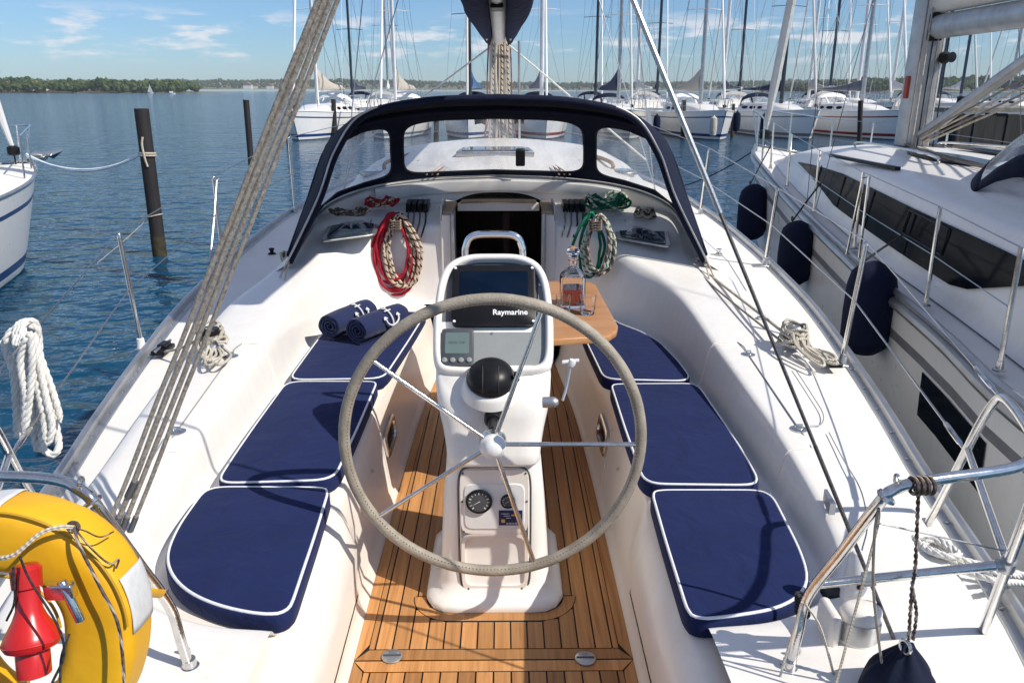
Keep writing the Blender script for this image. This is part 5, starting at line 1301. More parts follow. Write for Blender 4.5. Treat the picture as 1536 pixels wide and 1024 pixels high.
def drinks(zt):
    c = P(858, 459, z=zt); c = V((c.x, c.y, zt+.001))
    def sq(r, z, n=32, e=.45): return [c+V((r*math.copysign(abs(math.cos(t))**e, math.cos(t)), r*math.copysign(abs(math.sin(t))**e, math.sin(t)), z)) for t in [2*math.pi*i/n+.35 for i in range(n)]]
    d = tag(empty('decanter', c), 'square crystal decanter half full of amber spirit on the teak table leaf', 'decanter')
    mb = MB(); w = .064
    mb.grid([sq(w*.9, 0), sq(w, .006), sq(w, .150), sq(w*.93, .165), sq(w*.5, .195, e=.7), sq(.024, .205, e=1), sq(.021, .215, e=1), sq(.020, .235, e=1), sq(.028, .240, e=1), sq(.026, .244, e=1), sq(.015, .240, e=1), sq(.014, .205, e=1), sq(w*.45, .19, e=.7), sq(w*.86, .160), sq(w*.88, .145), sq(w*.88, .018), sq(w*.8, .014)], closeu=True, cap0=True, cap1=True)
    mb.build('bottle', M['crystal'], d, angle=30)
    mb = MB(); mb.grid([sq(w*.80, .0150), sq(w*.872, .0185), sq(w*.872, .098)], closeu=True, cap0=True, cap1=True); mb.build('spirit', M['liquor'], d, angle=30)
    mb = MB(); mb.lathe([(.012, .212), (.013, .238), (.012, .246), (.024, .256), (.033, .274), (.034, .285), (.027, .302), (.012, .310), (0, .311)], c, n=10); mb.build('stopper', M['crystal'], d, smooth=False)
    for px, py, h, r, lab in ((845, 468, .085, .040, 'cut crystal tumbler partly behind the rim of the wheel, left of the decanter'), (881, 471, .095, .043, 'cut crystal tumbler in front of the decanter, towards the table edge')):
        c2 = P(px, py, z=zt); c2 = V((c2.x, c2.y, zt+.001)); mb = MB(); n = 20
        def ring(rr, z, tw=0): return [c2+V((rr*(1-.03*(j % 2))*math.cos(2*math.pi*j/n+tw), rr*(1-.03*(j % 2))*math.sin(2*math.pi*j/n+tw), z)) for j in range(n)]
        mb.grid([ring(r*.78, 0), ring(r*.84, .004), ring(r*.9, h*.35, .16), ring(r*.94, h*.6), ring(r, h), ring(r*.94, h), ring(r*.88, h*.6), ring(r*.78, .018), ring(r*.4, .014)], closeu=True, cap0=True, cap1=True)
        tag(mb.build('tumbler', M['crystal'], None, angle=30), lab, 'glass', 'crystal tumblers on the table')

def ropes():
    rn = random.Random(11)
    def hanging(lab, px, ptop, pbot, y, w, mats, root_name='rope_coil', group=None):
        tp = P(px, ptop, y=y); bt = P(px, pbot, y=y); rt = tag(empty(root_name, bt), lab, 'rope coil', group)
        for k, m in enumerate(mats):
            mb = MB(); red = 'red' in m or m == 'rope_green'; f = (1-.075*(k % 7) if red else .92-.07*(k % 6))+rn.uniform(-.015, .015); ww = w*f; zt_ = tp.z+rn.uniform(-.012, .012); zb_ = lerp(tp.z, bt.z, (.72+.28*f)*rn.uniform(.82, 1.04)); ox = (-.026 if red else .028)+rn.uniform(-.008, .008); oy = -.006*(k % 5)-(0 if red else .022)
            pts = []; tl = rn.uniform(-.07, .07)
            for i in range(26):
                t = 2*math.pi*i/26; c, s_ = math.cos(t), math.sin(t)
                xx = ww*(.40+.60*max(0, min(1, (tp.z-(lerp(zb_, zt_, .5+.5*s_)))/max(.05, (tp.z-zb_)*.45)))**.8)*math.copysign(abs(c)**.8, c)
                pts.append(V((tp.x+ox+xx+tl*(tp.z-lerp(zb_, zt_, .5+.5*s_))+rn.uniform(-.004, .004), y+oy+.02*max(0, s_)+rn.uniform(-.006, .006), lerp(zb_, zt_, .5+.5*s_))))
            mb.tube(cr(pts, 110, True), .0100, 8, closed=True); mb.build('rope_loop', M[m], rt, angle=180)
        # turns round the top
        mb = MB()
        for q in range(4):
            mb.tube([V((tp.x+.035*math.cos(t), y-.03+.06*math.sin(t), tp.z-.035-.017*q)) for t in [2*math.pi*i/20 for i in range(20)]], .008, 7, closed=True)
        mb.build('rope_turns', M[mats[-1]], rt, angle=180)
        return rt
    hanging('red and cream rope coil hanging from the port winch beside the companionway', 594, 322, 440, 5.40, .155, ['rope_red', 'rope_red', 'rope_red', 'rope_red', 'rope_red', 'rope_cream', 'rope_red', 'rope_cream', 'rope_cream', 'rope_red', 'rope_cream', 'rope_brown'], group=None)
    hanging('green and cream rope coil hanging behind the decanter beside the companionway', 893, 322, 424, 5.10, .112, ['rope_greenfleck', 'rope_green', 'rope_greenfleck', 'rope_greenfleck', 'rope_brown', 'rope_green', 'rope_greenfleck', 'rope_greenfleck', 'rope_brown'])
    def tangle(name, lab, c, sx, sy, sz, mats, n, r=.0075, seed=1):
        r *= 1.25
        rn = random.Random(seed); rt = tag(empty(name, c), lab, 'rope', None)
        for m in mats:
            mb = MB()
            for q in range(n):
                ph = rn.uniform(0, 6.28); ox, oy = rn.uniform(-.25, .25)*sx, rn.uniform(-.2, .2)*sy; a, b = rn.uniform(.5, .9)*sx, rn.uniform(.5, .9)*sy; tl = rn.uniform(-.5, .5)
                pts = []
                for i in range(14):
                    t = 2*math.pi*i/14
                    x, y = a*math.cos(t), b*math.sin(t); pts.append(V(c)+V((ox+x*math.cos(tl)-y*math.sin(tl)+rn.uniform(-.1, .1)*sx, oy+x*math.sin(tl)+y*math.cos(tl)+rn.uniform(-.1, .1)*sy, r+sz*(.5+.5*math.sin(t*2+ph))*rn.uniform(.4, 1))))
                mb.tube(cr(pts, 70, True), r, 7, closed=True)
            mb.build('rope_turns', M[m], rt, angle=180)
        return rt
    tangle('rope_heap', 'small red rope bundle lying folded on the ledge under the port side of the sprayhood', P(572, 310, y=5.70), .13, .07, .06, ['rope_red', 'rope_cream'], 4, .008, 2)
    tangle('rope_heap', 'untidy green rope heap on the ledge under the starboard side of the sprayhood', P(912, 312, y=5.70), .18, .11, .10, ['rope_green', 'rope_green', 'rope_greenfleck'], 3, .0075, 4)
    tangle('rope_heap', 'cream and brown rope tail bunched right of the green heap', P(968, 326, y=5.55), .07, .05, .06, ['rope_beige', 'rope_brown'], 4, .008, 6)
    tangle('rope_heap', 'brown flecked rope snaking along the ledge at the far port corner', P(520, 324, y=5.45), .15, .035, .04, ['rope_brown', 'rope_brown'], 3, .009, 8)
    # lines wound on the cockpit winches
    for px, py, z, lab, seed, k in ((1189, 512, .70, 'grey and cream line wound round the starboard coaming winch with its tail lying loose', 21, 1.0), (318, 512, .705, 'cream line coiled round the port coaming winch behind the grey tackle ropes', 22, .85)):
        c = P(px, py+8, z=z); rt = tag(empty('winch_line', c), lab, 'rope', None); rn2 = random.Random(seed); mb = MB(); pts = []
        for i in range(90):
            t = i/89*2*math.pi*6.5; r_ = (.062+.012*math.sin(i*.9)+.02*(1-i/89))*k; pts.append(c+V((r_*math.cos(t), r_*math.sin(t), .018+.095*(i/89)+.010*math.sin(i*1.7))))
        mb.tube(pts, .0075, 7); mb.build('winch_turns', M['rope_cleat'], rt, angle=180)
        mb = MB()
        for q in range(5):
            a = rn2.uniform(-.4, .4); l = rn2.uniform(.16, .27)*k; d = V((.35+a*.4, -1, 0)).normalized(); sd = V((d.y, -d.x, 0))*rn2.uniform(.03, .06)
            p0 = c+V((.02*q-.03, -.05, .10-.012*q)); pts = [p0, p0+d*l*.4+sd*.7+V((0, 0, -.045)), p0+d*l+sd*.5+V((0, 0, -.085)), p0+d*(l*1.08)-sd*.2+V((0, 0, -.09)), p0+d*l*.6-sd+V((0, 0, -.08)), p0-sd*.4+V((0, 0, -.05))]
            for p in pts: p.z = max(p.z, z-.0+.008)
            mb.tube(cr(pts, 40), .007, 7)
        mb.build('loose_tail', M['rope_cleat'], rt, angle=180)
        # lead to the car
        s = 1 if px > 700 else -1; e = P(1248, 545, z=.625) if s > 0 else P(247, 527, z=.625)
        mb = MB(); mb.tube(sag(c+V((s*.05, 0, .05)), e, .015), .0065, 7); mb.build('lead', M['rope_cleat'], rt, angle=180)
    # jib sheet along starboard side deck
    a, b = P(1047, 398, z=.80), P(1180, 502, z=.76); mb = MB(); m = [a, a.lerp(b, .3)+V((0.01, 0, -.01)), a.lerp(b, .7), b]; mb.tube(cr(m, 40), .008, 7); tag(mb.build('jib_sheet', M['rope_beige']), 'beige sheet leading from the sprayhood corner aft to the starboard winch', 'rope')
    a, b = P(1060, 420, z=.78), P(1172, 512, z=.74); mb = MB(); mb.tube(cr([P(1025, 372, z=.83), a, b], 40), .006, 7); tag(mb.build('jib_sheet', M['rope_grey']), 'thin grey line running beside the beige sheet on the starboard side deck', 'rope')
    for s, px, py in ((-1, 428, 392), (1, 1050, 400)):
        tangle('rope_tail', 'knotted lashing at the %s foot of the sprayhood' % ('port' if s < 0 else 'starboard'), P(px, py, z=.79), .03, .06, .06, ['rope_beige', 'rope_brown'], 2, .008, 40+s)
    # white hank on the port guard wire
    zc = P(45, 490, y=2.55); rt = tag(empty('mooring_rope', zc-V((0, 0, .45))), 'thick white laid mooring rope hanked over the port guard wire', 'rope'); mb = MB()
    y0 = 2.50; Wp = lambda px, py, dy=0: P(px, py, y=y0+dy)
    loops = [[(40, 505), (30, 540), (38, 600), (36, 650), (44, 600), (48, 545), (46, 500)],
             [(44, 498), (52, 560), (64, 620), (70, 665), (78, 640), (70, 600), (58, 545), (48, 505)],
             [(50, 500), (62, 540), (80, 590), (90, 628), (84, 622), (70, 590), (54, 540)],
             [(36, 510), (46, 570), (50, 640), (56, 676), (62, 650), (58, 600), (50, 540), (46, 505)],
             [(30, 512), (22, 560), (28, 610), (30, 650), (33, 600), (40, 545)]]
    for k, lp in enumerate(loops): mb.lay(cr([Wp(x, y, .03*k-.06) for x, y in lp], 60), .0125)
    mb.lay(cr([Wp(8, 515, -.03), Wp(14, 500, -.02), Wp(32, 488, 0), Wp(52, 490, .02), Wp(58, 510, .04), Wp(60, 545, .04), Wp(66, 590, .04), Wp(76, 640, .03)], 60), .013)
    mb.lay(cr([Wp(4, 510, .02), Wp(10, 530, .0), Wp(20, 560, -.02), Wp(24, 610, -.02), Wp(26, 655, 0)], 50), .013)
    mb.lay(cr([Wp(66, 640, 0), Wp(62, 665, 0), Wp(76, 682, -.01), Wp(88, 672, 0), Wp(84, 640, .02), Wp(70, 596, .02), Wp(56, 560, .02)], 50), .013)
    for dx in (0, 5, 10): mb.lay(cr([Wp(24+dx, 520, -.06), Wp(25+dx, 492-dx*.5, -.02), Wp(38+dx, 482, .02), Wp(50+dx*.6, 492, .05), Wp(50+dx*.8, 530, .07)], 40), .013)
    mb.build('rope_strands', M['laid_white'], rt, angle=180)
    # white rope made up on the starboard quarter
    rt = tag(empty('mooring_rope', P(1400, 850, z=.49)), 'white mooring rope made up in loops on the starboard quarter deck, leading across the gap', 'rope'); mb = MB(); z0 = .50; rn3 = random.Random(5)
    for q in range(6):
        ax_, ay = P(1352+6*q, 806+5*q, z=z0+.02), P(1412+4*q, 842+3*q, z=z0+.02); d = ay-ax_; sd = V((-d.y, d.x, 0)).normalized()*rn3.uniform(.02, .045)
        pts = [ax_, ax_+d*.25+sd, ax_+d*.8+sd*.8, ay, ax_+d*.75-sd, ax_+d*.2-sd*.8]
        mb.lay(cr([p+V((0, 0, .012*q*.6+rn3.uniform(0, .02))) for p in pts], 60, True), .010)
    mb.lay(cr([P(1400, 830, z=.53), P(1440, 846, z=.545), P(1490, 856, z=.56), P(1540, 868, z=.50), V((1.75, 1.95, .46)), V((2.36, 2.1, .60))], 50), .010)
    mb.lay(cr([P(1410, 846, z=.53), P(1450, 858, z=.55), P(1500, 872, z=.555), P(1545, 878, z=.50), V((1.78, 1.90, .44)), V((2.36, 1.98, .60))], 50), .010)
    mb.lay(cr([P(1390, 822, z=.53), P(1440, 838, z=.55), P(1536, 862, z=.52), V((1.80, 2.02, .45)), V((2.36, 2.2, .60))], 50), .010)
    mb.build('rope_strands', M['laid_white'], rt, angle=180)

def safety():
    # horseshoe lifebuoy hanging inside the port stern rail
    d = 1.50
    def at(px, py, dd): return CAM+(FW+RT*((px-768)/FPX)+UP*((512-py)/FPX))*dd
    C0 = at(30, 918, d); nrm = V((.02, -1, .12)).normalized(); right = V((0, 0, 1)).cross(nrm).normalized(); up = nrm.cross(right)
    rt = tag(empty('lifebuoy', C0-up*.3), 'yellow horseshoe lifebuoy with grey reflective patches hanging on the port stern rail', 'lifebuoy')
    Rm, a, h = .168, .066, .062
    def ring(t, drop):
        st = 1.0 if math.sin(t) > 0 else 1.45
        c = C0+right*math.cos(t)*Rm+up*math.sin(t)*Rm*st; e = (right*math.cos(t)*st+up*math.sin(t)).normalized(); pts = []
        for i in range(36):
            q = 2*math.pi*i/36; ca, sa = math.cos(q), math.sin(q); pts.append(c+e*a*math.copysign(abs(ca)**.5, ca)+nrm*h*math.copysign(abs(sa)**.5, sa))
        return pts
    rows = []
    for i in range(91): rows.append(ring(R(250)-R(320)*i/90, 0))
    for k, r_ in enumerate(rows):
        for p in r_: p += (p-C0).normalized()*.003*mnoise.noise(p*22)
    mb = MB(); mb.grid(rows, closeu=True, cap0=True, cap1=True); mb.build('float', M['yellow'], rt, angle=180)
    def sk(t, e, n_): return C0+(right*math.cos(t)+up*math.sin(t))*(Rm+e)+nrm*n_
    mb = MB()
    for e, n_ in ((a*.93, h*.93), (-a*.93, h*.93)):
        mb.tube([sk(math.pi*i/50, e, n_) for i in range(51)], .0028, 6)
    mb.build('seam', mat('yellow_seam', (.5, .28, .01), .6), rt)
    def patch(t0, t1, q0, q1):
        rows = []
        for i in range(9):
            t = lerp(t0, t1, i/8); c = C0+(right*math.cos(t)+up*math.sin(t))*Rm; e = right*math.cos(t)+up*math.sin(t); row = []
            for k in range(9):
                q = lerp(q0, q1, k/8); ca, sa = math.cos(q), math.sin(q); row.append(c+(e*a*math.copysign(abs(ca)**.5, ca)+nrm*h*math.copysign(abs(sa)**.5, sa))*1.04)
            rows.append(row)
        return rows
    for t0, t1 in ((R(112), R(86)), (R(22), R(-6))):
        mb = MB(); mb.grid(patch(t0, t1, -.6, .45)); mb.build('reflective_patch', M['reflective'], rt, solid=.002)
    # lettering on the inner face
    tt = R(82); c = C0+(right*math.cos(tt)+up*math.sin(tt))*(Rm-.03)+nrm*(h*.855)
    text_mesh('su', .075, frame_matrix(C0+up*(Rm+.0)+right*(-.022)+nrm*(h*1.01), right, up), .001, .002).build('lettering', M['black_letter'], rt, smooth=False)
    mb = MB(); k0 = at(110, 790, d-.10); mb.tube(cr([at(-20, 838, d-.12), at(20, 832, d-.13), at(60, 800, d-.12), at(90, 790, d-.11), k0], 30), .0042, 6); mb.build('grab_line', M['rope_beige'], rt)
    mb = MB(); mb.tube(circle3(k0, nrm, .009, 12), .004, 6, closed=True); mb.tube(cr([k0, at(120, 820, d-.11), at(150, 880, d-.10), at(178, 940, d-.09), at(188, 1040, d-.08)], 40), .0032, 6)
    mb.tube(cr([k0, at(128, 796, d-.10), at(150, 805, d-.08), at(170, 797, d-.03)], 20), .0016, 5); mb.tube(cr([k0, at(140, 825, d-.09), at(165, 845, d-.07), at(178, 838, d-.06), at(174, 852, d-.06)], 24), .002, 5)
    mb.build('lanyard', M['rope_brown'], rt)
    mb = MB(); mb.tube(cr([at(200, 878, d+.06), at(225, 888, d+.10), at(245, 890, d+.16)], 12), .010, 6, flat=.3); mb.build('hanging_strap', M['yellow'], rt)
    # red floating light hanging in the middle of it
    d2 = 1.36; base = at(52, 1012, d2); top = at(38, 846, d2); ax = (top-base).normalized(); k = (top-base).length
    rl = tag(empty('rescue_light', base), 'red floating rescue light hanging upside down inside the yellow lifebuoy', 'rescue light')
    mb = MB(); mb.lathe([(.025, 0), (.027, .01*k), (.027, .22*k), (.025, .235*k)], base, ax, 28); mb.lathe([(.027, .22*k), (.042, .26*k), (.046, .30*k), (.046, .335*k), (.040, .40*k), (.027, .52*k), (.021, .60*k), (.019, .78*k), (.024, .80*k), (.025, .96*k), (.019, 1.0*k), (0, 1.005*k)], base, ax, 28); mb.build('float_body', M['red_plastic'], rl, angle=35)
    mb = MB(); mb.lathe([(.0465, .310*k), (.0475, .318*k), (.0465, .326*k)], base, ax, 28, cap=False); mb.build('rim_band', M['red_plastic'], rl)
    mb = MB(); mb.box(base+ax*.70*k+V((.045, .02, 0)), (.05, .02, .03)); mb.tube([base+ax*.7*k+V((.05, .02, .02)), base+ax*.5*k+V((.075, .02, -.02))], .009, 8); mb.build('holder_clip', M['steel'], rl, bevel=.003)
    mb = MB(); mb.tube(cr([at(30, 835, d2-.02), at(45, 870, d2-.06), at(85, 935, d2-.07), at(96, 980, d2-.06), at(78, 1024, d2-.05)], 30), .0022, 6); mb.tube(cr([at(20, 850, d2-.03), at(22, 900, d2-.02), at(10, 930, d2)], 16), .0022, 6); mb.tube(cr([at(104, 950, d2-.04), at(92, 985, d2-.05), at(90, 1030, d2-.05)], 16), .0022, 6); mb.build('lanyard', M['rope_dark'], rl)
    # navy bag hanging from the starboard stern rail
    bt = P(1360, 975, y=1.52); rt = tag(empty('hanging_bag', bt-V((0, 0, .3))), 'navy cloth bag drawn together at its neck, hanging from the starboard stern rail', 'bag'); mb = MB(); rows = []
    for i in range(22):
        t = i/21; r_ = ip([(0, .012), (.06, .022), (.12, .038), (.3, .078), (.55, .092), (.85, .085), (1, .05)], t); z = .02-.34*t; row = []
        for j in range(48):
            q = 2*math.pi*j/48; pl = 1+max(0, .36-t)*1.0*math.sin(q*7+1.2*math.sin(q*2))*.6+.05*mnoise.noise(V((math.cos(q)*2, math.sin(q)*2, t*4)))
            row.append(bt+V((r_*pl*math.cos(q), r_*pl*math.sin(q), z)))
        rows.append(row)
    mb.grid(rows, closeu=True, cap0=True, cap1=True); mb.build('cloth', M['navy_canvas'], rt, angle=180)
    kn = P(1378, 728, z=1.10); e = bt+V((0, 0, .03)); mb = MB(); mid = P(1368, 880, y=1.52)
    mb.lay(cr([kn, kn.lerp(e, .5)+V((.004, 0, 0)), mid, e], 40), .0046, 2, .036); mb.lay(cr([mid, mid.lerp(e, .5)+V((.014, 0, 0)), e+V((.01, 0, 0))], 20), .0045, 2, .034)
    for q in range(4): mb.tube(circle3(kn+V((-.012+.012*q, 0, .0)), V((1, .1, 0)), .0175, 14), .0045, 6, closed=True)
    mb.build('hanging_line', M['rope_brown'], rt, angle=180)
    mb = MB(); mb.tube(circle3(e+V((-.012, -.012, -.01)), V((1, .3, 0)), .016, 14), .004, 6, closed=True); mb.build('snap_hook', M['steel'], rt)
    # thin lines hanging from the rail corner
    a = P(1318, 762, z=1.04)
    for pts, m, lab in (([(1316, 790), (1290, 890), (1250, 1040)], 'rope_beige', 'pale thin cord slanting down and left from the rail corner past the cowl vent'),
                        ([(1312, 800), (1310, 880), (1318, 960), (1330, 1040)], 'rope_grey', 'grey thin cord hanging almost straight down from the rail corner'),
                        ([(1208, 905), (1232, 945), (1258, 1040)], 'rope_beige', 'pale thin cord tied at the bend of the starboard rail leg, hanging down'),
                        ([(1203, 905), (1180, 980), (1160, 1050)], 'wire', 'thin cable dropping along the starboard rail leg')):
        q = [a if x > 1300 or pts[0][0] > 1300 and False else None for x, _ in pts]
        y0 = 1.50 if pts[0][0] > 1300 else 1.58
        p3 = ([V(a)] if pts[0][0] > 1300 else [])+[P(x, y, y=y0+.01*k) for k, (x, y) in enumerate(pts)]
        mb = MB(); mb.tube(cr(p3, 30), .0032, 6); tag(mb.build('cord', M[m]), lab, 'cord')
    a, b = P(1320, 785, z=1.0), P(1508, 826, z=.90); mb = MB(); mb.tube([a, b], .0022, 6); tag(mb.build('cord', M['wire']), 'thin wire stretched between the two legs of the starboard stern rail', 'cord')
    for q in range(1):
        p = P(1205, 908, z=.66); mb = MB()
        for k in range(5): mb.tube(circle3(p+V((0, .003*k, .009*k-.02)), V((.15, -.2, 1)), .0165, 14), .0042, 6, closed=True)
        tag(mb.build('lashing', M['rope_dark']), 'dark cord lashing wound round the bend of the starboard rail leg', 'lashing')

def piles():
    grp = 'tarred mooring piles in the water'
    def pile(px0, py0, px1, py1, r, lab, ring=None, lean=True):
        b = P(px1, py1, z=WATER); t = P(px0, py0, y=b.y)
        o = V((b.x, b.y, WATER-1.5)); ax = (t-b); pts = [b-ax.normalized()*1.5]+[b.lerp(t, k/8) for k in range(9)]
        rt = tag(empty('mooring_pile', b), lab, 'mooring pile', grp)
        mb = MB(); mb.tube(pts, [r*(1+.03*mnoise.noise(V((k, px0, 0)))) for k in range(10)], 16); mb.build('post', M['pile'], rt, angle=50)
        mb = MB(); mb.tube([b-ax.normalized()*.2, b+ax.normalized()*.32], r*1.03, 16); mb.build('weed_band', mat('weed', (.05, .045, .02), .8, var=.6, vscale=12), rt)
        return rt, b, t
    rt, b, t = pile(212, 163, 240, 383, .105, 'tall black mooring pile with a pale line tied to it, nearest at left')
    p = b.lerp(t, .72)
    ln = tag(empty('mooring_line', p), 'pair of pale blue white mooring lines slung from the left bow to the tall pile', 'mooring line')
    mb = MB()
    for q in range(2): mb.tube(circle3(p+V((0, 0, -.06+.035*q)), V((.05, .05, 1)), .118, 24), .016, 6, closed=True)
    mb.tube(cr([p+V((.02, -.12, .22)), p+V((.0, -.13, .1)), p+V((.01, -.12, -.1)), p+V((.03, -.11, -.22))], 20), .016, 6); mb.build('knot', M['rope_beige'], ln)
    bow = P(40, 234, y=13.0); lm = mat('pale_blue_line', (.72, .82, .90), .7, var=.2)
    for q in range(2):
        mb = MB(); mb.tube(sag(bow+V((0, 0, .03*q)), p+V((-.1, 0, -.05+.03*q)), .22+.05*q, 24), .018, 6); mb.build('line', lm, ln)
    mb = MB(); q0 = b.lerp(t, .28); mb.tube(circle3(q0, V((-.25, .1, 1)), .115, 20), .010, 6, closed=True); mb.tube(sag(q0+V((-.11, 0, -.04)), P(15, 480, y=11), .1), .006, 5); tag(mb.build('mooring_line', M['rope_beige']), 'thin beige line round the tall pile low above the water', 'mooring line')
    pile(369, 150, 377, 246, .105, 'black mooring pile in open water between the tall one and the tackle ropes')
    pile(431, 193, 433, 216, .10, 'short black pile showing beside the grey tackle ropes left of the first white bow')
    pile(500, 149, 503, 207, .13, 'black mooring pile in front of the first white bow at left')
    pile(1026, 150, 1024, 206, .13, 'black mooring pile in front of the bow with the beige sail cover at right')
    pile(1291, 151, 1289, 214, .12, 'black mooring pile beside the bow behind the right hand yacht')
    pile(1100, 156, 1098, 206, .10, 'thin black pile among the moored yachts right of the beige sail cover')
    pile(655, 160, 654, 214, .13, 'black pile seen blurred through the port side of the sprayhood window')

def moored():
    g2 = 'yachts with only masts and decks showing behind the front row'
    row = [  # x of the bow, y, heading, options
        (-10.9, 42.0, 176, dict(label='white yacht bow on with beige bunched mainsail, first on the left of the row', sail='sail_beige', sailside=-.5, hood='hull_white', seed=2, L=11, B=3.5, F=1.3)),
        (-6.5, 43.0, 177, dict(label='white yacht with white mast and beige mainsail cover, just left of the sprayhood top', sail='sail_beige', sailside=-.5, hood='hull_white', seed=4, stripe='hull_grey_stripe', L=11, B=3.4, F=1.3)),
        (-1.9, 43.5, 180, dict(label='yacht with dark mast and small blue sail cover, left of the navy boom cover', hull='hull_white', mast='mast_dark', sail='sail_blue', sailside=-.55, seed=3, L=10.5, F=1.4, lump=.9)),
        (2.35, 43.0, 181, dict(label='yacht with a thick white mast just right of the navy boom cover', sail='sail_grey', sailside=.4, seed=6, stripe='hull_red_stripe', L=11, hull='hull_white', F=1.4, mast_r=.1)),
        (6.9, 43.0, 182, dict(label='yacht with dark mast and pointed navy sail cover above the right sprayhood corner', mast='mast_grey', sail='sail_navy', sailside=.5, seed=7, L=10.5, F=1.3, stripe='hull_grey_stripe', hull='hull_cream')),
        (11.6, 42.0, 183, dict(label='white yacht with beige sail cover behind a black pile, right of the sprayhood', mast='mast_grey', sail='sail_beige', sailside=.5, hood='hull_white', seed=8, L=11, B=3.5, F=1.3)),
        (16.6, 42.5, 184, dict(label='white yacht with navy sprayhood and small dark windows, behind the furled headsail', mast='mast_dark', sail='sail_navy', sailside=.7, seed=9, stripe='hull_grey_stripe', L=11.5, F=1.32, lump=.5)),
        (21.2, 42.0, 185, dict(label='white yacht with pale sprayhood and grey sail cover, left of the big mast', mast='mast_grey', sail='sail_grey', sailside=.8, hood='hull_white', seed=10, stripe='hull_red_stripe', L=11.5, F=1.32, lump=.5)),
        (26.5, 55.0, 186, dict(label='low white yacht above the dark pier, right of the big mast', sail='sail_grey', seed=12, L=11, F=1.5, lump=.4)),
        (33.0, 56.0, 186, dict(label='white yacht above the dark pier with a blue mast, at the right edge', mast='hull_navy', sail='sail_white', seed=13, L=11, F=1.5, lump=.4)),
    ]
    for x, y, hd, o in row:
        L = o.get('L', 10.5); a = R(hd); o = dict(o); lab = o.pop('label')
        yacht('moored_yacht', lab, (x+math.sin(a)*L*.5, y+L*.5, WATER), a, **o)
    back = [(529, 64, 'mast_dark', 'far yacht whose dark mast rises left of the first thick white mast'), (583, 66, 'mast_grey', 'far yacht whose grey mast rises just right of the first thick white mast'), (893, 63, 'mast_dark', 'far yacht with dark mast and slack black stays right of the sprayhood top'),
            (955, 62, 'alu_white', 'far yacht with bright white mast beside the starboard backstay wire'), (985, 66, 'mast_dark', 'far yacht with dark mast and navy cover between two white masts'), (1083, 63, 'alu_white', 'far yacht with thick white mast right of the beige sail cover'),
            (1108, 70, 'mast_dark', 'far yacht with thin dark mast midway between white mast and furled headsail'), (1212, 64, 'alu_white', 'far yacht with white mast right of the furled headsail'), (1243, 68, 'mast_dark', 'far yacht with dark leaning mast and grey cover left of the big mast'),
            (1336, 66, 'alu_white', 'far yacht with slim white mast close left of the big right hand mast'), (1440, 66, 'hull_navy', 'far yacht with blue mast crossing the big boom'), (1512, 68, 'mast_grey', 'far yacht with grey mast near the right edge above the pier')]
    for k, (px, y, m, lab) in enumerate(back):
        p = P(px, 150, y=y); hd = R(0 if k % 2 else 180); L = 10.5
        s = 1 if k % 2 else -1
        yacht('moored_yacht', lab, (p.x, y-s*.07*L, WATER), hd, L=L, B=3.4, F=1.4, mast=m, sail=('sail_navy', 'sail_white', 'sail_navy', 'sail_white', 'sail_navy', 'sail_grey', 'sail_navy', 'sail_beige', 'sail_grey', 'sail_white', 'sail_white', 'sail_grey')[k],
              hood=('navy_canvas', 'hull_white')[k % 2], seed=20+k, sailside=.4*s, lump=.6, group=g2, genoa=bool(k % 3), Hm=15+(k*7 % 5)*.6)
    # navy fenders on the row
    for px, py, y, lab in ((1105, 183, 41.5, 'small dark fender on the port side of the white yacht with navy sprayhood'), (1146, 186, 41.8, 'second small dark fender nearer the bow of the white yacht with navy sprayhood'), (985, 187, 43, 'small dark fender on the flank of the yacht with the beige sail cover'), (1070, 190, 40.8, 'pale fender hanging at the bow with the beige sail cover')):
        c = P(px, py, y=y); mb = MB(); mb.lathe([(.03, -.5), (.16, -.42), (.19, -.2), (.19, .2), (.16, .42), (.05, .5), (.03, .56)], c, n=14); tag(mb.build('fender', M['sail_beige' if 'pale' in lab else 'navy_fender']), lab, 'fender', 'fenders on the opposite row')
    # small craft far out
    for px, y, lab, sz in ((225, 820, 'tiny sailing boat with white sail far out before the left shore', 5.5), (257, 640, 'tiny motor boat far out on the bay', 1.0)):
        p = P(px, 137, y=y); rt = tag(empty('distant_boat', (p.x, y, WATER)), lab, 'boat'); mb = MB()
        mb.grid([[V((p.x-3+6*i/6, y+s*.9*math.sin(math.pi*min(1, .15+i/6*.85)), WATER+z)) for i in range(7)] for s, z in ((-1, .9), (-.5, -.2), (.5, -.2), (1, .9))]); mb.build('hull', M['hull_white'], rt)
        mb = MB()
        if sz > 2: mb.prism([V((p.x-2.5, y, WATER+1.2)), V((p.x+.5, y, WATER+1.2)), V((p.x+.5, y, WATER+9))], (0, .06, 0)); mb.prism([V((p.x+.7, y, WATER+1.2)), V((p.x+2.8, y, WATER+1.1)), V((p.x+.6, y, WATER+7.5))], (0, .06, 0)); mb.build('sail', M['sail_white'], rt)
        else: mb.box((p.x-.3, y, WATER+1.5), (2.4, 1.4, 1.2)); mb.build('cabin', M['hull_white'], rt)
    # pier at right
    rt = tag(empty('pier', (25, 32, WATER)), 'dark timber pier behind the right hand yacht', 'pier'); mb = MB()
    x0 = P(1422, 170, y=31).x
    for k in range(60):
        x = x0+.42*k; mb.box((x, 31+.02*((k*7) % 3), WATER+.75), (.40, .12, 1.9-.06*((k*5) % 4)))
    mb.build('fender_boards', M['pier'], rt, smooth=False)
    mb = MB(); mb.box((x0+12.5, 32.6, WATER+1.80), (25.4, 3.4, .16)); mb.build('walkway', M['pier_edge'], rt, smooth=False)
    mb = MB()
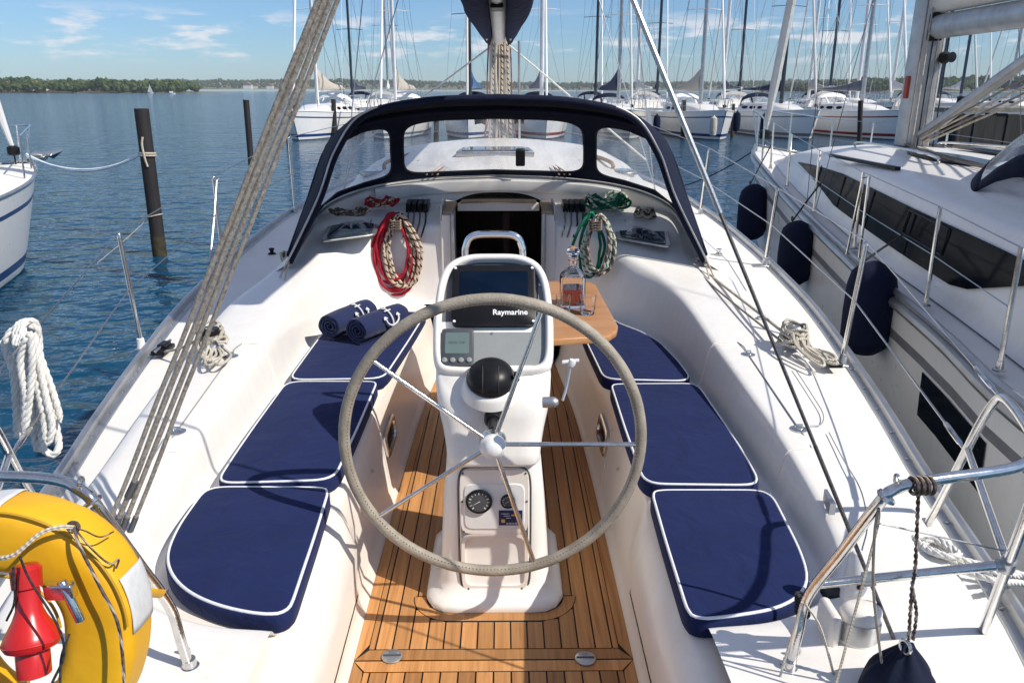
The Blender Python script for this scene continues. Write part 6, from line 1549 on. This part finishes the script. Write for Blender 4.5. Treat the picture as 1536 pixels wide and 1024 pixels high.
    for k in range(7): mb.tube([V((x0+.3+4*k, 30.8, WATER-1)), V((x0+.3+4*k, 30.8, WATER+2.3))], .14, 10)
    build_each(mb, 'pier_post', M['pile'], rt)

def neighbours():
    # ---- the big yacht lying alongside to starboard
    Yb, Xc, L, Bm, F = 13.55, 4.32, 11.6, 4.1, 1.2
    c = V((Xc, Yb-L/2, WATER))
    rt, q = yacht('neighbour_yacht', 'big white yacht moored alongside to starboard with long dark cabin windows and a grey mast', c, 0, L=L, B=Bm, F=F, hull='hull_white', stripe='hull_grey_stripe', mast='mast_grey', sail=None, hood=None, windows=False, detail=True, seed=5,
                  roof_w=[(.10, 1.70), (.186, 1.56), (.33, 1.34), (.57, .86), (.70, .58), (.82, .28)], roof_h=[(.10, .58), (.4, .56), (.57, .50), (.68, .36), (.78, .15), (.82, .03)], roof_s=(.10, .82), tumble=.955, sprof=(.10, .84),
                  hk=[(k, v/2.05) for k, v in ((0, 2.0), (.1, 2.01), (.186, 1.84), (.33, 1.60), (.57, 1.11), (.875, .46), (.96, .17), (1, .015))], shk=[(0, 1.16), (.1, 1.18), (.186, 1.22), (.33, 1.27), (.57, 1.36), (.875, 1.55), (1, 1.62)], mast_s=.555, mast_r=.12, boomlen=.46, sailside=0.0, group='yachts lying either side', Hm=16, genoa=True)
    del rt['group']
    half, sheer, Y, rp = q['half'], q['sheer'], q['Y'], q['rp']
    for sd in (-1, 1):
        mb = MB(); rows = []; n = 28
        for i in range(n+1):
            s = lerp(.135, .675, i/n); e0 = 1.0; lo_ = max(0, 1-(i/n)/.16); e1 = min(1, (1-i/n)*2.6+.06); e = min(e0, e1)
            a, b = rp(s, 1, sd), rp(s, 2, sd); m = .53+.10*(1-e1); nr = V((sd*.012, 0, .006))
            bt = lerp(m-.44*e, m+.30*e, lo_); tp_ = m+.31*e; rows.append([a.lerp(b, bt)+nr, a.lerp(b, (bt+tp_)/2)+nr*1.2, a.lerp(b, tp_)+nr])
        mb.grid(rows); w_ = mb.build('window', M['tint'], rt)
        mb = MB(); 
        pts = [rp(s, 1, sd).lerp(rp(s, 2, sd), k)+V((sd*.02, 0, .01)) for s, k in ((.25, .40), (.31, .40), (.31, .78), (.25, .78))]; mb.tube(resample(pts, 40, True), .006, 6, closed=True); mb.build('window_frame', M['black'], w_)
        for s in (.30, .385, .47, .56):
            a, b = rp(s, 1, sd), rp(s, 2, sd); nr = V((sd*.017, 0, .008)); mb = MB(); mb.tube([a.lerp(b, .12)+nr, a.lerp(b, .80)+nr], .006, 5); mb.build('window_seam', M['black'], w_)
        # rub rail and dark window in the topsides
        ss = [i/50*.98 for i in range(51)]
        mb = MB(); mb.tube([V((sd*(half(s)+.012), Y(s), sheer(s)-.055)) for s in ss], .034, 8); mb.build('rub_rail', M['alu'], rt)
        mb = MB(); rows = [[q['hp'](s, v, sd)+V((sd*.006, 0, 0)) for v in (.52, .63, .745)] for s in (.125, .15, .18, .205)]; mb.grid(rows); mb.build('topside_window', M['tint'], rt)
        # stanchions, guard wires
        tops = []; mids = []
        for s in (.135, .225, .36, .50, .64, .76):
            b = V((sd*(half(s)-.06), Y(s), sheer(s)+.02)); t = b+V((sd*.01, 0, .60)); tops.append(t); mids.append(b.lerp(t, .52))
            mb = MB(); mb.tube([b, t], .0125, 8); mb.lathe([(.03, 0), (.03, .008), (.018, .012), (.016, .05)], b, n=12); mb.build('stanchion', M['steel'], rt)
        e = V((sd*half(.84)*.92, Y(.84), sheer(.84)+.58)); 
        mb = MB(); mb.tube(tops+[e], .0035, 5); mb.tube(mids+[e-V((0, 0, .28))], .0035, 5); mb.build('guard_wire', M['wire'], rt)
        mb = MB(); b = V((sd*(half(.30)-.06), Y(.33), sheer(.30)+.02)); t = b+V((0, .02, .62)); mb.tube([b, t, t+V((0, .10, -.02)), b+V((0, .22, 0))], .011, 8); mb.build('gate_rail', M['steel'], rt)
        # hand rail and lines on the roof
        mb = MB(); mb.tube(cr([rp(s, 4, sd)+V((0, 0, k)) for s, k in ((.40, .0), (.41, .06), (.50, .06), (.575, .05), (.58, .0))], 30), .013, 7); mb.build('roof_rail', M['steel'], rt)
        for k in range(3):
            mb = MB(); mb.tube([rp(.22, 4, sd)+V((-sd*(.1+.05*k), 0, .03)), rp(.42, 4, sd)+V((-sd*(.1+.05*k), 0, .04)), V((sd*.12, q['ym']-.1, q['zm']+.06))], .008, 5); mb.build('led_line', M['rope_grey'], rt)
        mb = MB(); p = rp(.46, 3, sd); mb.box(p+V((0, 0, .03)), (.05, 1.4, .03)); mb.build('genoa_track', M['black'], rt, bevel=.005)
    mb = MB(); mb.grid([[rp(s, 4, -1).lerp(rp(s, 5, -1), lerp(.38-.30*e, .38+.30*e, k/4))+V((0, 0, .012)) for k in range(5)] for s, e in ((.37, .1), (.38, .55), (.40, .92), (.43, 1), (.46, .9), (.485, .55), (.495, .1))]); mb.build('roof_window', M['tint'], rt)
    mb = MB(); mb.grid([[rp(s, 4, 1).lerp(rp(s, 5, 1), k)+V((0, 0, .03)) for k in (.15, .4, .65, .85)] for s in (.40, .43, .46, .50)]); mb.build('roof_hatch', M['tint_blue'], rt, solid=.03)
    # mast furniture, boom with furled sail, vang
    ym, zm = q['ym'], q['zm']
    mb = MB(); zb = 2.50-WATER
    a, e = V((0, ym-.16, zb)), V((.05, ym-5.2, zb+.02))
    rows = [[V((lerp(a.x, e.x, t)+.085*math.cos(k/20*6.283), lerp(a.y, e.y, t), lerp(a.z, e.z, t)+.115*math.sin(k/20*6.283))) for k in range(20)] for t in (0, .3, .7, 1)]
    mb.grid(rows, closeu=True, cap0=True, cap1=True); mb.build('boom_spar', M['mast_grey'], rt)
    for o in list(rt.children):
        if o.name.startswith('boom') and not o.name.startswith('boom_spar'): bpy.data.objects.remove(o)
    mb = MB(); rows = []
    for i in range(16):
        t = i/15; c0 = a.lerp(e, t)+V((0, 0, .12)); hh = .36*(1-.35*t)*(1+.1*mnoise.noise(V((t*6, 1, 1)))); w = .12*(1+.25*mnoise.noise(V((t*8, 4, 1))))
        rows.append([c0+V((w*math.sin(k/14*6.283)*(1.1 if math.cos(k/14*6.283) < .3 else .5), 0, hh*(.5+.5*math.cos(k/14*6.283)))) for k in range(14)])
    mb.grid(rows, closeu=True, cap0=True, cap1=True); mb.build('furled_mainsail', M['sail_white'], rt, angle=180)
    mb = MB(); mb.box(a+V((0, .04, 0)), (.13, .14, .26)); mb.build('gooseneck', M['black'], rt, bevel=.02)
    v0, v1 = V((0, ym-.2, zm+.16)), V((.02, ym-2.1, zb-.14))
    mb = MB(); mb.tube([v0, v1], .055, 12); mb.build('vang', M['mast_grey'], rt)
    for k in range(4):
        mb = MB(); mb.tube([v0+V((.03*k-.05, 0, -.02-.02*k)), v1+V((.03*k-.05, -.5-.2*k, -.06))], .010, 5); mb.build('vang_line', M['rope_beige' if k % 2 else 'rope_grey'], rt)
    for k in range(6):
        x = -.15+.055*k; mb = MB(); mb.tube([V((x, ym-.20, zm+.02)), V((x*.9, ym-.19, zm+2.2)), V((x*.7, ym-.17, zm+9))], .008, 5); mb.build('halyard', M[('rope_grey', 'rope_beige', 'rope_dark', 'rope_grey', 'rope_beige', 'rope_dark')[k]], rt)
    mb = MB(); mb.lathe([(.06, 0), (.06, .03), (.04, .05), (.045, .10), (.05, .12), (.02, .125)], V((.10, ym-.18, zm+.90)), (.2, -1, 0), 20); mb.build('mast_winch', M['black'], rt)
    mb = MB(); mb.box(V((-.13, ym, zm+.62)), (.04, .07, .22)); mb.build('mast_step', mat('orange_step', (.35, .05, .02), .5), rt, bevel=.01)
    mb = MB(); mb.box(V((0, ym, zm-.0)), (.5, .5, .08)); mb.build('mast_foot', M['black'], rt, bevel=.02)
    # sprayhood with pale window
    mb = MB(); yh = 6.15-c.y; zr = lambda x: q['rp'](.28, 4, 1).z
    def hp(u, v):
        x = 1.06*math.sin(u); f = max(0, math.cos(u))
        base = V((x*1.04, yh-.9*abs(math.sin(u))**2.2+.12, 2.0-.20*abs(math.sin(u))**2)); top = V((x*.93, yh-.95-.5*abs(math.sin(u))**2, 1.85+.70*f**.5)); return base.lerp(top, v)+V((0, .06*math.sin(math.pi*v), .05*math.sin(math.pi*v)))
    us = [-1.52+3.04*i/24 for i in range(25)]
    mb.grid([[hp(u, v) for u in us] for v in (0, .10, .18)]); mb.grid([[hp(u, v) for u in us] for v in (.84, .95, 1)])
    mb.grid([[hp(u, 1)+V((0, -k, .03*math.sin(k*2)-(.0 if k < .9 else .05))) for u in us] for k in (0, .4, .9, 1.3)])
    for u0, u1 in ((-1.52, -1.30), (-.60, -.48), (.48, .60), (1.30, 1.52)): mb.grid([[hp(lerp(u0, u1, i/3), v) for i in range(4)] for v in (.18, .4, .6, .84)])
    hd = mb.build('sprayhood', M['navy_canvas'], rt, solid=.008, angle=180, weld=True)
    for u0, u1 in ((-1.30, -.60), (-.48, .48), (.60, 1.30)):
        mb = MB(); mb.grid([[hp(lerp(u0, u1, i/8), v) for i in range(9)] for v in (.18, .4, .6, .84)]); mb.build('window_panel', M['clear_pale'], hd, angle=180)
    # fenders hung between the two hulls, navy covers
    for px, ptop, pbot, y, r, lab in ((1125, 276, 360, 8.4, .155, 'navy covered fender hanging from the alongside yacht, farthest of the three towards its bow'), (1188, 331, 428, 6.6, .155, 'navy covered fender hanging from the alongside yacht, middle one of the three'), (1293, 392, 532, 4.55, .150, 'navy covered fender hanging from the alongside yacht behind our stanchion, largest to the eye')):
        for _ in range(12):
            s = (y-c.y)/L+.5; xe = Xc-half(s)-.16; y = lerp(y, P(px, (ptop+pbot)/2, x=xe).y, .7)
        r = {1125: 23, 1188: 27, 1293: 38}[px]*.9*((P(px, pbot, y=y)-CAM).dot(FW))/FPX
        t, b = P(px, ptop, y=y), P(px, pbot, y=y); h = t.z-b.z; rr = tag(empty('fender', b), lab, 'fender', 'navy fenders between the two hulls')
        mb = MB(); rows = []
        for z, k in ((0, .12), (.03, .5), (.10, .86), (.2, 1.0), (.5, 1.03), (.75, 1.0), (.88, .88), (.95, .6), (.985, .3), (1.0, .16)):
            rows.append([b+V((r*k*(1+.02*math.sin(j*3)*(1 if .1 < z < .9 else 2.5))*math.cos(2*math.pi*j/28), r*k*(1+.02*math.sin(j*3)*(1 if .1 < z < .9 else 2.5))*math.sin(2*math.pi*j/28), h*z)) for j in range(28)])
        mb.grid(rows, closeu=True, cap0=True, cap1=True); mb.build('fender_cover', M['navy_fender'], rr, angle=180)
        s = (y-c.y)/L+.5; e = V((Xc-half(s)+.06, y+.05, WATER+sheer(s)+.34)); mb = MB(); mb.tube([t-V((0, 0, .01)), t.lerp(e, .5), e], .008, 6); mb.tube(circle3(t+V((0, 0, .02)), (1, 0, 0), .02, 12), .006, 6, closed=True); mb.build('fender_line', M['rope_dark'], rr)
    # ---- the yacht to port: only its bow shows
    L2 = 11.5; c2 = V((-7.80, 13.3-L2/2, WATER))
    rt2, q2 = yacht('neighbour_yacht', 'white yacht at the left edge showing only its bow, anchor roller and bow rail', c2, 0, L=L2, B=3.9, F=1.18, stripe='hull_blue_stripe', sail='sail_white', hood='navy_canvas', detail=True, seed=6, group='yachts lying either side')
    del rt2['group']
    bw = V((0, q2['Y'](1.0), q2['sheer'](1.0)))
    mb = MB(); mb.box(bw+V((.02, .02, .03)), (.14, .55, .05)); mb.lathe([(.05, -.08), (.03, 0), (.05, .08)], bw+V((.02, .28, .03)), (1, 0, 0), 16); mb.build('bow_roller', M['steel'], rt2, bevel=.01)
    mb = MB(); mb.tube(cr([bw+V((.02, -.15, .09)), bw+V((.02, .2, .09)), bw+V((.04, .42, .02))], 12), .03, 8); mb.prism([bw+V((-.16, .30, .10)), bw+V((.20, .30, .10)), bw+V((.26, .58, .16)), bw+V((.02, .70, .02)), bw+V((-.2, .56, .14))], (0, -.03, -.04)); mb.build('anchor', M['alu'], rt2, bevel=.006)
    a = tag(empty('mooring_line', (1.9, 12, WATER)), 'dark slack mooring line from the alongside bow across the gap to the water', 'mooring line')
    mb = MB(); mb.tube(sag(P(1130, 226, y=13.2), P(860, 250, y=15), .55, 30), .011, 6); mb.build('line', M['rope_dark'], a)
# ================================================================ light, camera, assembly
SUN_EL = R(45); SUN_AZ = V((.883, -.469, 0))       # towards the sun: to starboard, a little astern
SUN_ROT = math.atan2(SUN_AZ.x, SUN_AZ.y)
EXPO = .45; SKY_STR = .11; SKY_TINT = (.50, .635, .785, 1); CLOUD_COL = (6.0, 5.9, 6.1, 1); HAZE = .00010; CLOUD_SEED = 4.0; WAVE = 2.1
M['clear_pale'] = clear_plastic('pale_vinyl', .30)
set_world(); set_water(); set_shore()
Yt, edge, tx, tz, hoodcurves = own_yacht()
zt = helm(Yt); rails(Yt, edge, tx, tz)
cushions(); towels(); drinks(zt); ropes(); safety(); piles(); moored(); neighbours()
hz = MB(); hz.box((0, 600, 36), (5400, 5600, 76.0)); ho = tag(hz.build('haze', None, smooth=False), kind='stuff')
hm = bpy.data.materials.new('haze'); hm.use_nodes = True; hn = hm.node_tree; hn.nodes.remove(hn.nodes['Principled BSDF'])
pv = hn.nodes.new('ShaderNodeVolumePrincipled'); pv.inputs['Color'].default_value = (.82, .90, 1.0, 1); pv.inputs['Density'].default_value = HAZE
hn.links.new(pv.outputs[0], hn.nodes['Material Output'].inputs['Volume']); ho.data.materials.clear(); ho.data.materials.append(hm)
sun = bpy.data.lights.new('sun', 'SUN'); sun.energy = 3.8; sun.angle = R(.55); sun.color = (1, .94, .84)
so = bpy.data.objects.new('sun', sun); COL.objects.link(so)
td = V((SUN_AZ.x*math.cos(SUN_EL), SUN_AZ.y*math.cos(SUN_EL), math.sin(SUN_EL)))
so.rotation_euler = td.to_track_quat('Z', 'Y').to_euler(); so.location = (20, -10, 30)
cam = bpy.data.cameras.new('camera'); co = bpy.data.objects.new('camera', cam); COL.objects.link(co)
cam.sensor_width = 36; cam.lens = 36*FPX/1536; cam.clip_end = 20000; cam.clip_start = .05
co.location = CAM; co.rotation_euler = (math.pi/2-PITCH, 0, -YAW)
scene.camera = co
vs = scene.view_settings; vs.view_transform = 'Standard'; vs.look = 'None'; vs.exposure = EXPO if 'EXPO' in globals() else 0; vs.gamma = 1
scene.cycles.max_bounces = 10; scene.cycles.transparent_max_bounces = 16; scene.cycles.transmission_bounces = 10; scene.cycles.use_denoising = True
scene.cycles.caustics_reflective = False; scene.cycles.caustics_refractive = False
for o in scene.objects:
    if o.type == 'EMPTY': o.empty_display_size = .1
